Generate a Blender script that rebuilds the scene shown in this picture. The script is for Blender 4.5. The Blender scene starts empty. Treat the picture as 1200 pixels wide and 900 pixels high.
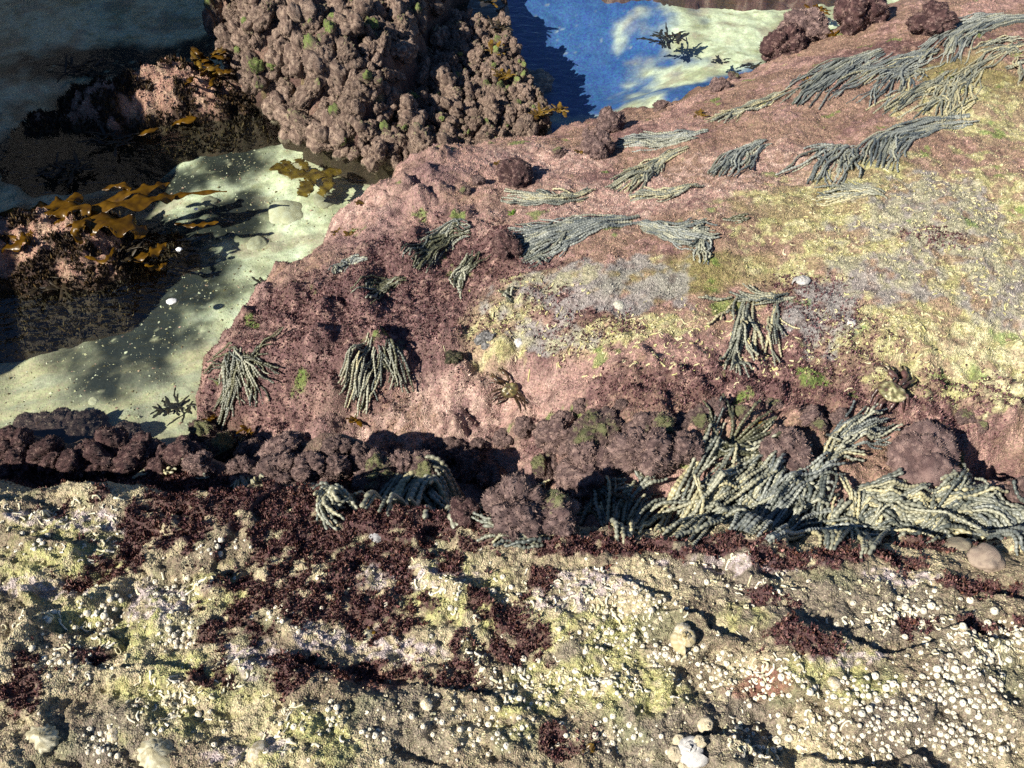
import bpy, math, random
import numpy as np
from mathutils import Vector

# ------------------------------------------------------------------ camera, sky, sun, exposure
SC = bpy.context.scene
COL = SC.collection
CAM_H = 1.35                      # metres above the water, which lies at z = 0
PITCH = math.radians(50)          # looking down
FPX = 1039.0                      # focal length in pixels of the 1200 x 900 photograph
cam = bpy.data.cameras.new('camera')
cam.sensor_width = 36.0
cam.lens = 36.0 * FPX / 1200.0
cam.clip_start = 0.02
cam.clip_end = 500.0
cam_ob = bpy.data.objects.new('camera', cam)
cam_ob.location = (0, 0, CAM_H)
cam_ob.rotation_euler = (math.pi / 2 - PITCH, 0, 0)
COL.objects.link(cam_ob)
SC.camera = cam_ob

SUN_AZ = (-0.80, -0.60)           # horizontal direction towards the sun
SUN_EL = math.radians(38)
world = bpy.data.worlds.new('World')
SC.world = world
world.use_nodes = True
wn = world.node_tree
for n in list(wn.nodes):
    wn.nodes.remove(n)
sky = wn.nodes.new('ShaderNodeTexSky')
sky.sky_type = 'NISHITA'
sky.sun_disc = False
sky.sun_elevation = SUN_EL
sky.sun_rotation = math.atan2(SUN_AZ[0], SUN_AZ[1])
sky.air_density = 1.0
sky.dust_density = 0.0
sky.ozone_density = 8.0
sky.altitude = 800
bg = wn.nodes.new('ShaderNodeBackground')
bg.inputs['Strength'].default_value = 0.05
wo = wn.nodes.new('ShaderNodeOutputWorld')
wn.links.new(sky.outputs[0], bg.inputs['Color'])
wn.links.new(bg.outputs[0], wo.inputs['Surface'])

sun = bpy.data.lights.new('sun', 'SUN')
sun.energy = 5.0
sun.angle = math.radians(0.5)
sun.color = (1.0, 0.93, 0.80)
sun_ob = bpy.data.objects.new('sun', sun)
sv = Vector((SUN_AZ[0] * math.cos(SUN_EL), SUN_AZ[1] * math.cos(SUN_EL), math.sin(SUN_EL)))
sun_ob.rotation_euler = (-sv).to_track_quat('-Z', 'Y').to_euler()
sun_ob.location = (-3, -2, 4)
COL.objects.link(sun_ob)

SC.view_settings.view_transform = 'Standard'
SC.view_settings.look = 'None'
SC.view_settings.gamma = 1.0
SC.view_settings.use_curve_mapping = False
SC.view_settings.exposure = 0.85
SC.render.engine = 'CYCLES'
SC.cycles.max_bounces = 6
SC.cycles.diffuse_bounces = 2
SC.cycles.glossy_bounces = 2
SC.cycles.transparent_max_bounces = 8
SC.cycles.use_denoising = False

# ------------------------------------------------------------------ noise
RNG = np.random.default_rng(7)
_perm = RNG.permutation(256)
_perm = np.concatenate([_perm, _perm, _perm])
_ga = RNG.uniform(0, 2 * np.pi, 256)
_gx, _gy = np.cos(_ga), np.sin(_ga)
_g3 = RNG.normal(size=(256, 3))
_g3 /= np.linalg.norm(_g3, axis=1)[:, None]


def pn2(x, y, seed=0):
    x = x + seed * 17.31
    y = y - seed * 9.77
    xi = np.floor(x).astype(np.int64); yi = np.floor(y).astype(np.int64)
    fx = x - xi; fy = y - yi
    xi &= 255; yi &= 255
    u = fx * fx * fx * (fx * (fx * 6 - 15) + 10)
    v = fy * fy * fy * (fy * (fy * 6 - 15) + 10)

    def g(ix, iy, dx, dy):
        h = _perm[_perm[ix & 255] + (iy & 255)]
        return _gx[h] * dx + _gy[h] * dy
    a = g(xi, yi, fx, fy); b = g(xi + 1, yi, fx - 1, fy)
    c = g(xi, yi + 1, fx, fy - 1); d = g(xi + 1, yi + 1, fx - 1, fy - 1)
    return 1.5 * ((a + u * (b - a)) * (1 - v) + v * (c + u * (d - c)))


def pn3(p, seed=0):
    p = p + np.array([seed * 3.17, seed * 7.7, -seed * 5.3])
    i = np.floor(p).astype(np.int64); f = p - i
    u = f * f * f * (f * (f * 6 - 15) + 10)
    out = 0
    for dx in (0, 1):
        for dy in (0, 1):
            for dz in (0, 1):
                h = _perm[_perm[_perm[(i[:, 0] + dx) & 255] + ((i[:, 1] + dy) & 255)] + ((i[:, 2] + dz) & 255)]
                g = _g3[h]
                w = (u[:, 0] if dx else 1 - u[:, 0]) * (u[:, 1] if dy else 1 - u[:, 1]) * (u[:, 2] if dz else 1 - u[:, 2])
                out = out + w * (g[:, 0] * (f[:, 0] - dx) + g[:, 1] * (f[:, 1] - dy) + g[:, 2] * (f[:, 2] - dz))
    return out * 1.5


def fbm(x, y, s, oct=4, seed=0, gain=0.5):
    o = 0; a = 1.0; t = 0
    for k in range(oct):
        o = o + a * pn2(x * s, y * s, seed + k * 3)
        t += a; a *= gain; s *= 2.03
    return o / t * 1.4


def worley(x, y, s, seed=0, jitter=0.9):
    """distance to the nearest feature point, in cell units"""
    x = x * s + seed * 3.1; y = y * s + seed * 1.7
    xi = np.floor(x).astype(np.int64); yi = np.floor(y).astype(np.int64)
    best = np.full(np.shape(x), 9.0)
    for dx in (-1, 0, 1):
        for dy in (-1, 0, 1):
            h = _perm[_perm[(xi + dx) & 255] + ((yi + dy) & 255)]
            px = xi + dx + 0.5 + jitter * 0.5 * _gx[h]
            py = yi + dy + 0.5 + jitter * 0.5 * _gy[(h * 7 + 3) & 255]
            best = np.minimum(best, (px - x) ** 2 + (py - y) ** 2)
    return np.sqrt(best)


def ss(a, b, x):
    t = np.clip((x - a) / (b - a), 0, 1)
    return t * t * (3 - 2 * t)


def mix(a, b, t):
    return a + (b - a) * t


def sdpoly(x, y, poly):
    """signed distance, positive inside"""
    x = np.asarray(x, float); y = np.asarray(y, float)
    d = np.full(x.shape, 1e9); ins = np.zeros(x.shape, bool)
    n = len(poly)
    for i in range(n):
        ax, ay = poly[i]; bx, by = poly[(i + 1) % n]
        ex, ey = bx - ax, by - ay
        wx, wy = x - ax, y - ay
        t = np.clip((wx * ex + wy * ey) / (ex * ex + ey * ey), 0, 1)
        d = np.minimum(d, (wx - ex * t) ** 2 + (wy - ey * t) ** 2)
        c = ((ay <= y) & (by > y)) | ((by <= y) & (ay > y))
        if ey != 0:
            ins ^= c & (x < ax + (y - ay) / ey * ex)
    d = np.sqrt(d)
    return np.where(ins, d, -d)


# ------------------------------------------------------------------ the shape of the shore
SLAB = [(-0.50, 0.84), (-0.585, 0.96), (-0.625, 1.08), (-0.625, 1.19), (-0.54, 1.32), (-0.40, 1.60), (-0.21, 1.82),
        (0, 1.93), (0.226, 2.06), (0.465, 2.16), (0.73, 2.33), (0.95, 2.52), (1.3, 2.75), (4, 2.9), (4, 0.2), (0.6, 0.4),
        (0, 0.5), (-0.3, 0.6)]
MOUND = [(-1.0, 2.9), (-0.86, 2.5), (-0.76, 2.28), (-0.68, 2.12), (-0.53, 1.97), (-0.34, 1.86), (-0.14, 1.84), (0.0, 1.95),
         (0.09, 2.03), (0.07, 2.14), (0.02, 2.3), (-0.03, 2.5), (-0.05, 3.0), (-0.3, 3.4), (-0.9, 3.3)]


def h_sand(x, y):
    z = -0.075 - 0.05 * ss(-0.75, -1.1, x) + 0.022 * fbm(x, y, 2.2, 3, 40) + 0.006 * fbm(x, y, 14, 3, 41)
    z = z - 0.10 * ss(0.55, 0.1, np.hypot((x - 0.16) / 1.0, (y - 2.4) / 1.0))        # deeper part of the far pool
    z = z + 0.07 * np.exp(-(((x - 0.42) / 0.18) ** 2 + ((y - 2.25) / 0.12) ** 2))
    lump = worley(x, y, 11, 5)
    return z + 0.012 * np.maximum(0, 0.45 - lump) * ss(-0.1, 0.3, fbm(x, y, 3, 2, 44))


def crev_floor(x):
    return -0.10 + 0.15 * ss(-0.62, -0.42, x) + 0.20 * ss(-0.05, 0.22, x)


def y_edge(x):
    return 0.655 - 0.066 * x + 0.034 * pn2(x * 5.0, x * 0 + 1.3, 3) + 0.008 * pn2(x * 17, x * 0, 4)


def y_foot(x):
    return 0.955 - 0.065 * x + 0.03 * pn2(x * 4, x * 0 + 5.1, 8)


def h_slab(x, y):
    wx = x + 0.035 * fbm(x, y, 5, 3, 1); wy = y + 0.035 * fbm(x, y, 5, 3, 2)
    d = sdpoly(wx, wy, SLAB)
    T = 0.15 + 0.13 * ss(-0.5, 0.7, x) + 0.03 * fbm(x, y, 2.0, 2, 3) + 0.02 * ss(1.2, 2.0, y) * ss(-0.2, 0.6, x)
    cf = crev_floor(x)
    w = 0.12 + 0.10 * ss(-0.45, 0.1, x)
    yf = y_foot(x)
    drop = ss(yf + w, yf - 0.03, y)
    T = mix(T, cf, drop)
    wd = 0.055 + 0.36 * ss(-0.25, 0.35, x) * ss(1.2, 1.7, y)
    z = np.where(d > 0, T - (T + 0.0) * np.exp(-np.maximum(d, 0) / wd), 3.0 * d)
    left = ss(0.15, -0.15, x + 0.3 * (y - 1.25))
    land = ss(-0.05, 0.03, z)
    z = z + land * (0.012 * fbm(x, y, 7, 3, 11) + 0.004 * fbm(x, y, 26, 2, 12))
    lump = np.maximum(0, 0.55 - worley(x + .01 * fbm(x, y, 30, 2, 5), y, 13, 2))
    z = z + land * left * (0.075 * lump * ss(-0.25, 0.2, fbm(x, y, 5, 2, 14)) + 0.010 * fbm(x, y, 16, 3, 18) + 0.004 * fbm(x, y, 45, 2, 13))
    z = z - 0.11 * np.exp(-((x - 0.76) / 0.085) ** 2 - ((y - 0.79) / 0.045) ** 2)
    # rough crusty relief near the crevice and along the water
    rough = np.maximum(drop * ss(-0.15, 0.2, x), 0.6 * ss(0.12, 0.0, d))
    z = z + land * rough * (0.014 * fbm(x, y, 18, 3, 15) + 0.035 * np.maximum(0, 0.5 - worley(x, y, 24, 6)))
    z = z + land * (0.0022 * fbm(x, y, 70, 2, 16) + 0.0012 * pn2(x * 190, y * 190, 17))
    return z


def h_ledge(x, y):
    ye = y_edge(x)
    s = y - ye
    top = 0.335 + 0.10 * (-s) + 0.012 * pn2(x * 2.1, y * 2.1, 20) - 0.045 * ss(-0.10, 0.02, s) * ss(0.02, 0.2, x)
    deep = 0.42 - 0.14 * ss(0.0, 0.25, x)
    z = top - deep * ss(-0.035, 0.15, s) - 2.0 * np.maximum(0, s - 0.14)
    bench = 0.175 + 0.03 * fbm(x, y, 9, 3, 30) - 0.5 * ss(0.15, 0.30, s + 0.03 * fbm(x, y, 7, 2, 19))
    bench = np.where(s > 0.31, -9, bench - 0.6 * ss(-0.12, 0.06, x))
    z = np.maximum(z, bench)
    m = ss(0.06, -0.02, s)
    hum = fbm(x, y, 8.5, 3, 21)
    z = z + m * (0.017 * hum + 0.008 * fbm(x, y, 24, 3, 22) + 0.0050 * fbm(x, y, 55, 3, 23, 0.6))
    # a raised lip that runs diagonally on the left, and stepped plates at the lower right
    l = (x + 0.50) * 0.80 - (y - 0.52) * 0.60                # across the diagonal crack
    a = (x + 0.50) * 0.60 + (y - 0.52) * 0.80                # along it
    wob = l + 0.012 * pn2(a * 14, a * 0, 25)
    z = z + 0.012 * np.exp(-(wob / 0.012) ** 2) * ss(-0.20, -0.1, a) * ss(0.22, 0.1, a)
    z = z - 0.012 * ss(0.0, 0.03, -wob) * ss(0.09, 0.03, -wob) * ss(-0.2, -0.1, a) * ss(0.2, 0.1, a)
    st = fbm(x * 0.8 + y * 0.9, y * 1.3 - x * 0.35, 5.0, 3, 26)
    z = z + 0.014 * m * ss(0.05, 0.10, st) * ss(0.0, 0.25, x)
    z = z + 0.010 * m * ss(0.12, 0.16, -st) * ss(0.15, -0.1, x)
    lump = np.maximum(0, 0.5 - worley(x + .006 * fbm(x, y, 40, 2, 8), y, 33, 9))
    z = z + m * 0.012 * lump * ss(0.0, 0.4, fbm(x, y, 9, 2, 27))
    z = z + m * (0.0016 * pn2(x * 130, y * 130, 28) + 0.0011 * pn2(x * 260, y * 260, 29))
    return z


def h_mound(x, y):
    wx = x + 0.04 * fbm(x, y, 6, 3, 31); wy = y + 0.04 * fbm(x, y, 6, 3, 32)
    d = sdpoly(wx, wy, MOUND)
    T = 0.165 + 0.085 * ss(-0.35, -0.55, x) + 0.05 * fbm(x, y, 4, 2, 33) - 0.05 * ss(2.1, 2.4, y) - 0.16 * ss(-0.37, -0.29, x - 0.22 * (y - 1.95) + 0.04 * fbm(x, y, 8, 2, 36))
    z = np.where(d > 0, T * (1 - np.exp(-np.maximum(d, 0) / 0.085)), 5.0 * d)
    lump = np.maximum(0, 0.6 - worley(x, y, 14, 12))
    return z + ss(-0.03, 0.05, z) * (0.06 * lump + 0.02 * fbm(x, y, 22, 3, 34) + 0.009 * fbm(x, y, 60, 2, 35))


def boulder(cx, cy, rx, ry, rot, top, base, seed, rough=1.0):
    c, s_ = math.cos(rot), math.sin(rot)

    def f(x, y):
        u = (x - cx) * c + (y - cy) * s_; v = -(x - cx) * s_ + (y - cy) * c
        u = u + 0.22 * rx * fbm(x, y, 1.2 / ry, 3, seed); v = v + 0.22 * ry * fbm(x, y, 1.2 / ry, 3, seed + 5)
        r2 = (u / rx) ** 2 + (v / ry) ** 2
        z = base + (top - base) * np.maximum(0, 1 - r2) ** (0.95 if top < 0.5 else 0.42)
        z = np.where(r2 > 1, base - 0.6 * (np.sqrt(r2) - 1), z)
        k = ss(base, base + 0.05, z) * rough
        lumps = np.maximum(0, 0.55 - worley(x + .01 * fbm(x, y, 30, 2, 5), y, 22, seed)) if top < 0.5 else 0
        return z + k * (0.035 * lumps + 0.12 * ry * fbm(x, y, 1.3 / ry, 4, seed + 9) + 0.010 * fbm(x, y, 30, 3, seed + 12) + 0.004 * fbm(x, y, 90, 2, seed + 14))
    return f


h_boulder_far = boulder(-0.95, 2.12, 0.46, 0.19, 0.28, 0.085, -0.13, 50, 1.0)
h_boulder_near = boulder(-1.07, 1.52, 0.34, 0.21, 0.10, 0.075, -0.12, 60, 1.0)
h_bank = boulder(0.85, 3.07, 0.75, 0.30, 0.05, 0.12, -0.14, 70)
h_shade = boulder(-2.1, 1.84, 0.52, 1.24, 0.12, 1.13, -0.25, 80, 1.0)

ROCKS = [h_slab, h_ledge, h_mound, h_boulder_far, h_boulder_near, h_bank]
GX0, GX1, GY0, GY1, GS = -1.7, 1.7, 0.16, 3.0, 0.004
_gxs = np.arange(GX0, GX1, GS); _gys = np.arange(GY0, GY1, GS)
_GX, _GY = np.meshgrid(_gxs, _gys)
GRID = h_sand(_GX, _GY)
for _h in ROCKS:
    GRID = np.maximum(GRID, _h(_GX, _GY))


def ground(x, y):
    x = np.asarray(x, float); y = np.asarray(y, float)
    fx = np.clip((x - GX0) / GS, 0, GRID.shape[1] - 2.001); fy = np.clip((y - GY0) / GS, 0, GRID.shape[0] - 2.001)
    ix = fx.astype(int); iy = fy.astype(int); u = fx - ix; v = fy - iy
    return (GRID[iy, ix] * (1 - u) + GRID[iy, ix + 1] * u) * (1 - v) + (GRID[iy + 1, ix] * (1 - u) + GRID[iy + 1, ix + 1] * u) * v


def ray(px, py):
    x = (px - 600) / FPX; y = -(py - 450) / FPX
    return np.array([x, y * math.sin(PITCH) + math.cos(PITCH), y * math.cos(PITCH) - math.sin(PITCH)])


def at(px, py, zmin=None):
    """the point of the shore (or of the water, with zmin=0) seen at a pixel of the photograph; second value metres per pixel"""
    d = ray(px, py)
    t = np.arange(0.6, 3.6, 0.002)
    p = d[None, :] * t[:, None] + np.array([0, 0, CAM_H])
    g = ground(p[:, 0], p[:, 1])
    if zmin is not None:
        g = np.maximum(g, zmin)
    hit = np.nonzero(p[:, 2] <= g)[0]
    k = hit[0] if len(hit) else len(t) - 1
    return Vector((p[k, 0], p[k, 1], max(p[k, 2], g[k] - 0.01))), t[k] / FPX


def ellipse(px, py, rx, ry, rot=0):
    c, s = at(px, py)
    a = math.atan2(CAM_H - c.z, c.y)
    return (c.x, c.y, rx * s, ry * s / math.sin(a), math.radians(rot))


def field(x, y, e):
    cx, cy, a, b, r = e
    u = (x - cx) * math.cos(r) + (y - cy) * math.sin(r); v = -(x - cx) * math.sin(r) + (y - cy) * math.cos(r)
    return 1 - np.sqrt((u / a) ** 2 + (v / b) ** 2)


def patches(x, y, lst, rough=0.45, scale=22, seed=0, soft=0.15):
    n = rough * fbm(x, y, scale, 4, seed)
    m = np.full(np.shape(x), -9.0)
    for e in lst:
        m = np.maximum(m, field(x, y, e))
    return ss(-soft, soft, m + n)


# ------------------------------------------------------------------ materials
def new_mat(name):
    m = bpy.data.materials.new(name)
    m.use_nodes = True
    nt = m.node_tree
    b = nt.nodes['Principled BSDF']
    return m, nt, b


def nd(nt, t, **kw):
    n = nt.nodes.new(t)
    for k, v in kw.items():
        if k in n.inputs:
            n.inputs[k].default_value = v
        else:
            setattr(n, k, v)
    return n


def crust_mat(name, speck=420.0, contrast=(0.55, 1.45), bump=0.5, rough=0.62, spec=0.35, grain=0.002, vary_obj=0.0):
    """vertex colour x fine speckle, with fine relief"""
    m, nt, b = new_mat(name)
    L = nt.links.new
    at_ = nd(nt, 'ShaderNodeAttribute', attribute_name='Col')
    co = nd(nt, 'ShaderNodeTexCoord')
    n1 = nd(nt, 'ShaderNodeTexNoise', Scale=speck * 0.45, Detail=4.0, Roughness=0.65)
    n2 = nd(nt, 'ShaderNodeTexVoronoi', Scale=speck)
    L(co.outputs['Object'], n1.inputs['Vector']); L(co.outputs['Object'], n2.inputs['Vector'])
    mr = nd(nt, 'ShaderNodeMapRange'); mr.inputs[1].default_value = 0.3; mr.inputs[2].default_value = 0.7
    mr.inputs[3].default_value = contrast[0]; mr.inputs[4].default_value = contrast[1]
    L(n1.outputs['Fac'], mr.inputs[0])
    hs = nd(nt, 'ShaderNodeHueSaturation')
    L(at_.outputs['Color'], hs.inputs['Color']); L(mr.outputs[0], hs.inputs['Value'])
    sep = nd(nt, 'ShaderNodeSeparateColor')
    L(n2.outputs['Color'], sep.inputs[0])
    mh = nd(nt, 'ShaderNodeMapRange'); mh.inputs[3].default_value = 0.475; mh.inputs[4].default_value = 0.525
    L(sep.outputs[0], mh.inputs[0]); L(mh.outputs[0], hs.inputs['Hue'])
    if vary_obj:
        oi = nd(nt, 'ShaderNodeObjectInfo')
        mo = nd(nt, 'ShaderNodeMapRange'); mo.inputs[3].default_value = 1 - vary_obj; mo.inputs[4].default_value = 1 + vary_obj
        L(oi.outputs['Random'], mo.inputs[0])
        h2 = nd(nt, 'ShaderNodeHueSaturation')
        L(hs.outputs[0], h2.inputs['Color']); L(mo.outputs[0], h2.inputs['Value'])
        L(h2.outputs[0], b.inputs['Base Color'])
    else:
        L(hs.outputs[0], b.inputs['Base Color'])
    add = nd(nt, 'ShaderNodeMath', operation='ADD')
    L(n1.outputs['Fac'], add.inputs[0]); L(n2.outputs['Distance'], add.inputs[1])
    bp = nd(nt, 'ShaderNodeBump', Strength=bump, Distance=grain)
    L(add.outputs[0], bp.inputs['Height']); L(bp.outputs[0], b.inputs['Normal'])
    b.inputs['Roughness'].default_value = rough
    b.inputs['Specular IOR Level'].default_value = spec
    return m


M_ROCK = crust_mat('encrusted_rock', 520, (0.38, 1.5), 0.8, 0.6, 0.25, 0.0025)
M_TURF = crust_mat('algal_turf', 500, (0.6, 1.4), 0.3, 0.6, 0.35)
M_CUSH = crust_mat('algae_cushion', 480, (0.5, 1.5), 0.7, 0.65, 0.3, 0.002, 0.18)
M_SHELL = crust_mat('shell', 300, (0.75, 1.25), 0.4, 0.55, 0.35, 0.001, 0.15)
M_SAND = crust_mat('sand', 260, (0.75, 1.25), 0.3, 0.8, 0.2)


def strand_mat(name, base, tip):
    m, nt, b = new_mat(name)
    L = nt.links.new
    oi = nd(nt, 'ShaderNodeObjectInfo')
    co = nd(nt, 'ShaderNodeTexCoord')
    n1 = nd(nt, 'ShaderNodeTexNoise', Scale=60.0, Detail=3.0)
    L(co.outputs['Object'], n1.inputs['Vector'])
    ad = nd(nt, 'ShaderNodeMath', operation='ADD'); L(oi.outputs['Random'], ad.inputs[0]); L(n1.outputs['Fac'], ad.inputs[1])
    mr = nd(nt, 'ShaderNodeMapRange'); mr.inputs[1].default_value = 0.55; mr.inputs[2].default_value = 1.45
    L(ad.outputs[0], mr.inputs[0])
    mx = nd(nt, 'ShaderNodeMix', data_type='RGBA')
    mx.inputs[6].default_value = (*base, 1); mx.inputs[7].default_value = (*tip, 1)
    L(mr.outputs[0], mx.inputs[0]); L(mx.outputs[2], b.inputs['Base Color'])
    n2 = nd(nt, 'ShaderNodeTexNoise', Scale=700.0, Detail=2.0)
    L(co.outputs['Object'], n2.inputs['Vector'])
    bp = nd(nt, 'ShaderNodeBump', Strength=0.3, Distance=0.001)
    L(n2.outputs['Fac'], bp.inputs['Height']); L(bp.outputs[0], b.inputs['Normal'])
    b.inputs['Roughness'].default_value = 0.38
    b.inputs['Specular IOR Level'].default_value = 0.5
    return m


M_BEAD = strand_mat('beaded_seaweed', (0.085, 0.098, 0.09), (0.31, 0.31, 0.235))
M_BEAD_GREY = strand_mat('beaded_seaweed_grey', (0.08, 0.095, 0.10), (0.30, 0.315, 0.28))
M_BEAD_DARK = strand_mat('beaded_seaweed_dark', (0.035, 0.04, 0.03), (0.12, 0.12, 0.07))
M_BEAD_PALE = strand_mat('beaded_seaweed_pale', (0.17, 0.18, 0.145), (0.43, 0.39, 0.235))


def leaf_mat(name, c1, c2, rough=0.3, trans=0.35, scale=30):
    m, nt, b = new_mat(name)
    L = nt.links.new
    co = nd(nt, 'ShaderNodeTexCoord')
    n1 = nd(nt, 'ShaderNodeTexNoise', Scale=scale, Detail=4.0)
    L(co.outputs['Object'], n1.inputs['Vector'])
    cr = nd(nt, 'ShaderNodeMapRange'); cr.inputs[1].default_value = 0.3; cr.inputs[2].default_value = 0.7
    L(n1.outputs['Fac'], cr.inputs[0])
    mx = nd(nt, 'ShaderNodeMix', data_type='RGBA')
    mx.inputs[6].default_value = (*c1, 1); mx.inputs[7].default_value = (*c2, 1)
    L(cr.outputs[0], mx.inputs[0]); L(mx.outputs[2], b.inputs['Base Color'])
    b.inputs['Roughness'].default_value = rough
    tr = nd(nt, 'ShaderNodeBsdfTranslucent'); L(mx.outputs[2], tr.inputs['Color'])
    ms = nd(nt, 'ShaderNodeMixShader', Fac=trans)
    out = nt.nodes['Material Output']
    L(b.outputs[0], ms.inputs[1]); L(tr.outputs[0], ms.inputs[2]); L(ms.outputs[0], out.inputs['Surface'])
    bp = nd(nt, 'ShaderNodeBump', Strength=0.3, Distance=0.003)
    L(n1.outputs['Fac'], bp.inputs['Height']); L(bp.outputs[0], b.inputs['Normal'])
    return m


M_KELP = leaf_mat('golden_kelp', (0.07, 0.032, 0.004), (0.24, 0.125, 0.008), 0.30, 0.5, 50)
M_ALGA = leaf_mat('brown_alga', (0.05, 0.025, 0.008), (0.26, 0.16, 0.02), 0.35, 0.25, 60)
M_DARKWEED = leaf_mat('dark_weed', (0.015, 0.013, 0.012), (0.05, 0.035, 0.015), 0.45, 0.15, 60)
M_GREEN = leaf_mat('green_weed', (0.08, 0.16, 0.02), (0.2, 0.34, 0.05), 0.4, 0.3, 80)

# water: a clear sheet that mirrors the sky by the Fresnel law
M_WATER = bpy.data.materials.new('water'); M_WATER.use_nodes = True
nt = M_WATER.node_tree
for n in list(nt.nodes):
    nt.nodes.remove(n)
_o = nd(nt, 'ShaderNodeOutputMaterial'); _t = nd(nt, 'ShaderNodeBsdfTransparent'); _g = nd(nt, 'ShaderNodeBsdfGlossy')
_t.inputs['Color'].default_value = (0.88, 0.97, 0.93, 1)
_g.inputs['Roughness'].default_value = 0.02
_ge = nd(nt, 'ShaderNodeNewGeometry'); _dt = nd(nt, 'ShaderNodeVectorMath', operation='DOT_PRODUCT'); _ab = nd(nt, 'ShaderNodeMath', operation='ABSOLUTE')
_om = nd(nt, 'ShaderNodeMath', operation='SUBTRACT'); _om.inputs[0].default_value = 1.0
_pw = nd(nt, 'ShaderNodeMath', operation='POWER'); _pw.inputs[1].default_value = 5.0
_f = nd(nt, 'ShaderNodeMath', operation='MULTIPLY_ADD'); _f.inputs[1].default_value = 0.93; _f.inputs[2].default_value = 0.07   # Schlick's form of the Fresnel law
nt.links.new(_ge.outputs['Incoming'], _dt.inputs[0]); nt.links.new(_dt.outputs['Value'], _ab.inputs[0]); nt.links.new(_ab.outputs[0], _om.inputs[1])
nt.links.new(_om.outputs[0], _pw.inputs[0]); nt.links.new(_pw.outputs[0], _f.inputs[0])
_m = nd(nt, 'ShaderNodeMixShader')
_c = nd(nt, 'ShaderNodeTexCoord'); _mp = nd(nt, 'ShaderNodeMapping'); _mp.inputs['Scale'].default_value = (1, 1.6, 1)
_n = nd(nt, 'ShaderNodeTexNoise', Scale=26.0, Detail=3.0, Distortion=0.4)
_b = nd(nt, 'ShaderNodeBump', Strength=0.5, Distance=0.006)
nt.links.new(_c.outputs['Object'], _mp.inputs['Vector']); nt.links.new(_mp.outputs[0], _n.inputs['Vector'])
nt.links.new(_n.outputs['Fac'], _b.inputs['Height']); nt.links.new(_b.outputs[0], _g.inputs['Normal']); nt.links.new(_b.outputs[0], _dt.inputs[1])
nt.links.new(_f.outputs[0], _m.inputs[0]); nt.links.new(_t.outputs[0], _m.inputs[1]); nt.links.new(_g.outputs[0], _m.inputs[2])
nt.links.new(_m.outputs[0], _o.inputs['Surface'])


# ------------------------------------------------------------------ mesh helpers
def make_mesh(name, verts, faces, mat, col=None, smooth=True):
    """faces: (n, k) int array (k = 3 or 4) or a list of such arrays"""
    me = bpy.data.meshes.new(name)
    verts = np.ascontiguousarray(verts, np.float32)
    fl = faces if isinstance(faces, list) else [faces]
    fl = [np.asarray(f, np.int32) for f in fl if len(f)]
    me.vertices.add(len(verts)); me.vertices.foreach_set('co', verts.ravel())
    loops = np.concatenate([f.ravel() for f in fl])
    cnt = np.concatenate([np.full(len(f), f.shape[1], np.int32) for f in fl])
    st = np.concatenate([[0], np.cumsum(cnt)[:-1]]).astype(np.int32)
    me.loops.add(len(loops)); me.loops.foreach_set('vertex_index', loops)
    me.polygons.add(len(cnt)); me.polygons.foreach_set('loop_start', st); me.polygons.foreach_set('loop_total', cnt)
    me.polygons.foreach_set('use_smooth', np.full(len(cnt), smooth))
    if col is not None:
        ca = me.color_attributes.new('Col', 'FLOAT_COLOR', 'POINT')
        c4 = np.ones((len(verts), 4), np.float32); c4[:, :3] = col
        ca.data.foreach_set('color', c4.ravel())
    me.materials.append(mat)
    me.update(calc_edges=True)
    return me


def put(name, me, parent=None, loc=None, label=None, cat=None, group=None, kind=None):
    o = bpy.data.objects.new(name, me)
    COL.objects.link(o)
    if parent is not None:
        o.parent = parent
    if loc is not None:
        o.location = loc
    tag(o, label, cat, group, kind)
    return o


def tag(o, label=None, cat=None, group=None, kind=None):
    if label: o['label'] = label
    if cat: o['category'] = cat
    if group: o['group'] = group
    if kind: o['kind'] = kind


def spaced(lo, f0, f1, hi, fine, coarse):
    a = np.arange(f0, f1, fine)
    left = [f0]; s = fine
    while left[-1] > lo:
        s = min(coarse, s * 1.15); left.append(left[-1] - s)
    right = [a[-1]]; s = fine
    while right[-1] < hi:
        s = min(coarse, s * 1.15); right.append(right[-1] + s)
    return np.concatenate([left[:0:-1], a, right[1:]])


def sheet(name, hf, xs, ys, colf, mat, cull=False, zlow=-0.3, **kw):
    X, Y = np.meshgrid(xs, ys)
    Z = hf(X, Y)
    keep = Z > zlow
    if cull:
        keep &= Z > ground(X, Y) - 0.035
    n, m = X.shape
    idx = np.arange(n * m).reshape(n, m)
    q = np.stack([idx[:-1, :-1], idx[:-1, 1:], idx[1:, 1:], idx[1:, :-1]], -1).reshape(-1, 4)
    q = q[keep.ravel()[q].any(1)]
    used = np.zeros(n * m, bool); used[q.ravel()] = True
    ren = np.cumsum(used) - 1
    v = np.stack([X.ravel(), Y.ravel(), Z.ravel()], -1)[used]
    c = colf(v[:, 0], v[:, 1], v[:, 2])
    me = make_mesh(name, v, ren[q], mat, c)
    return put(name, me, **kw)


def C(*c):
    return np.array(c)


def lay(base, c, w):
    return base + (c - base) * w[:, None]


# ------------------------------------------------------------------ colours of the crusts
PINK = C(.37, .235, .20); PINKL = C(.56, .40, .34); MAROON = C(.15, .083, .08); DMAROON = C(.06, .022, .028)
YELG = C(.40, .39, .17); BROWN = C(.25, .165, .115); CREAM = C(.62, .58, .36); GREY = C(.29, .29, .285); OLIVE = C(.22, .20, .07); GREEN = C(.14, .25, .04)

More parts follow.
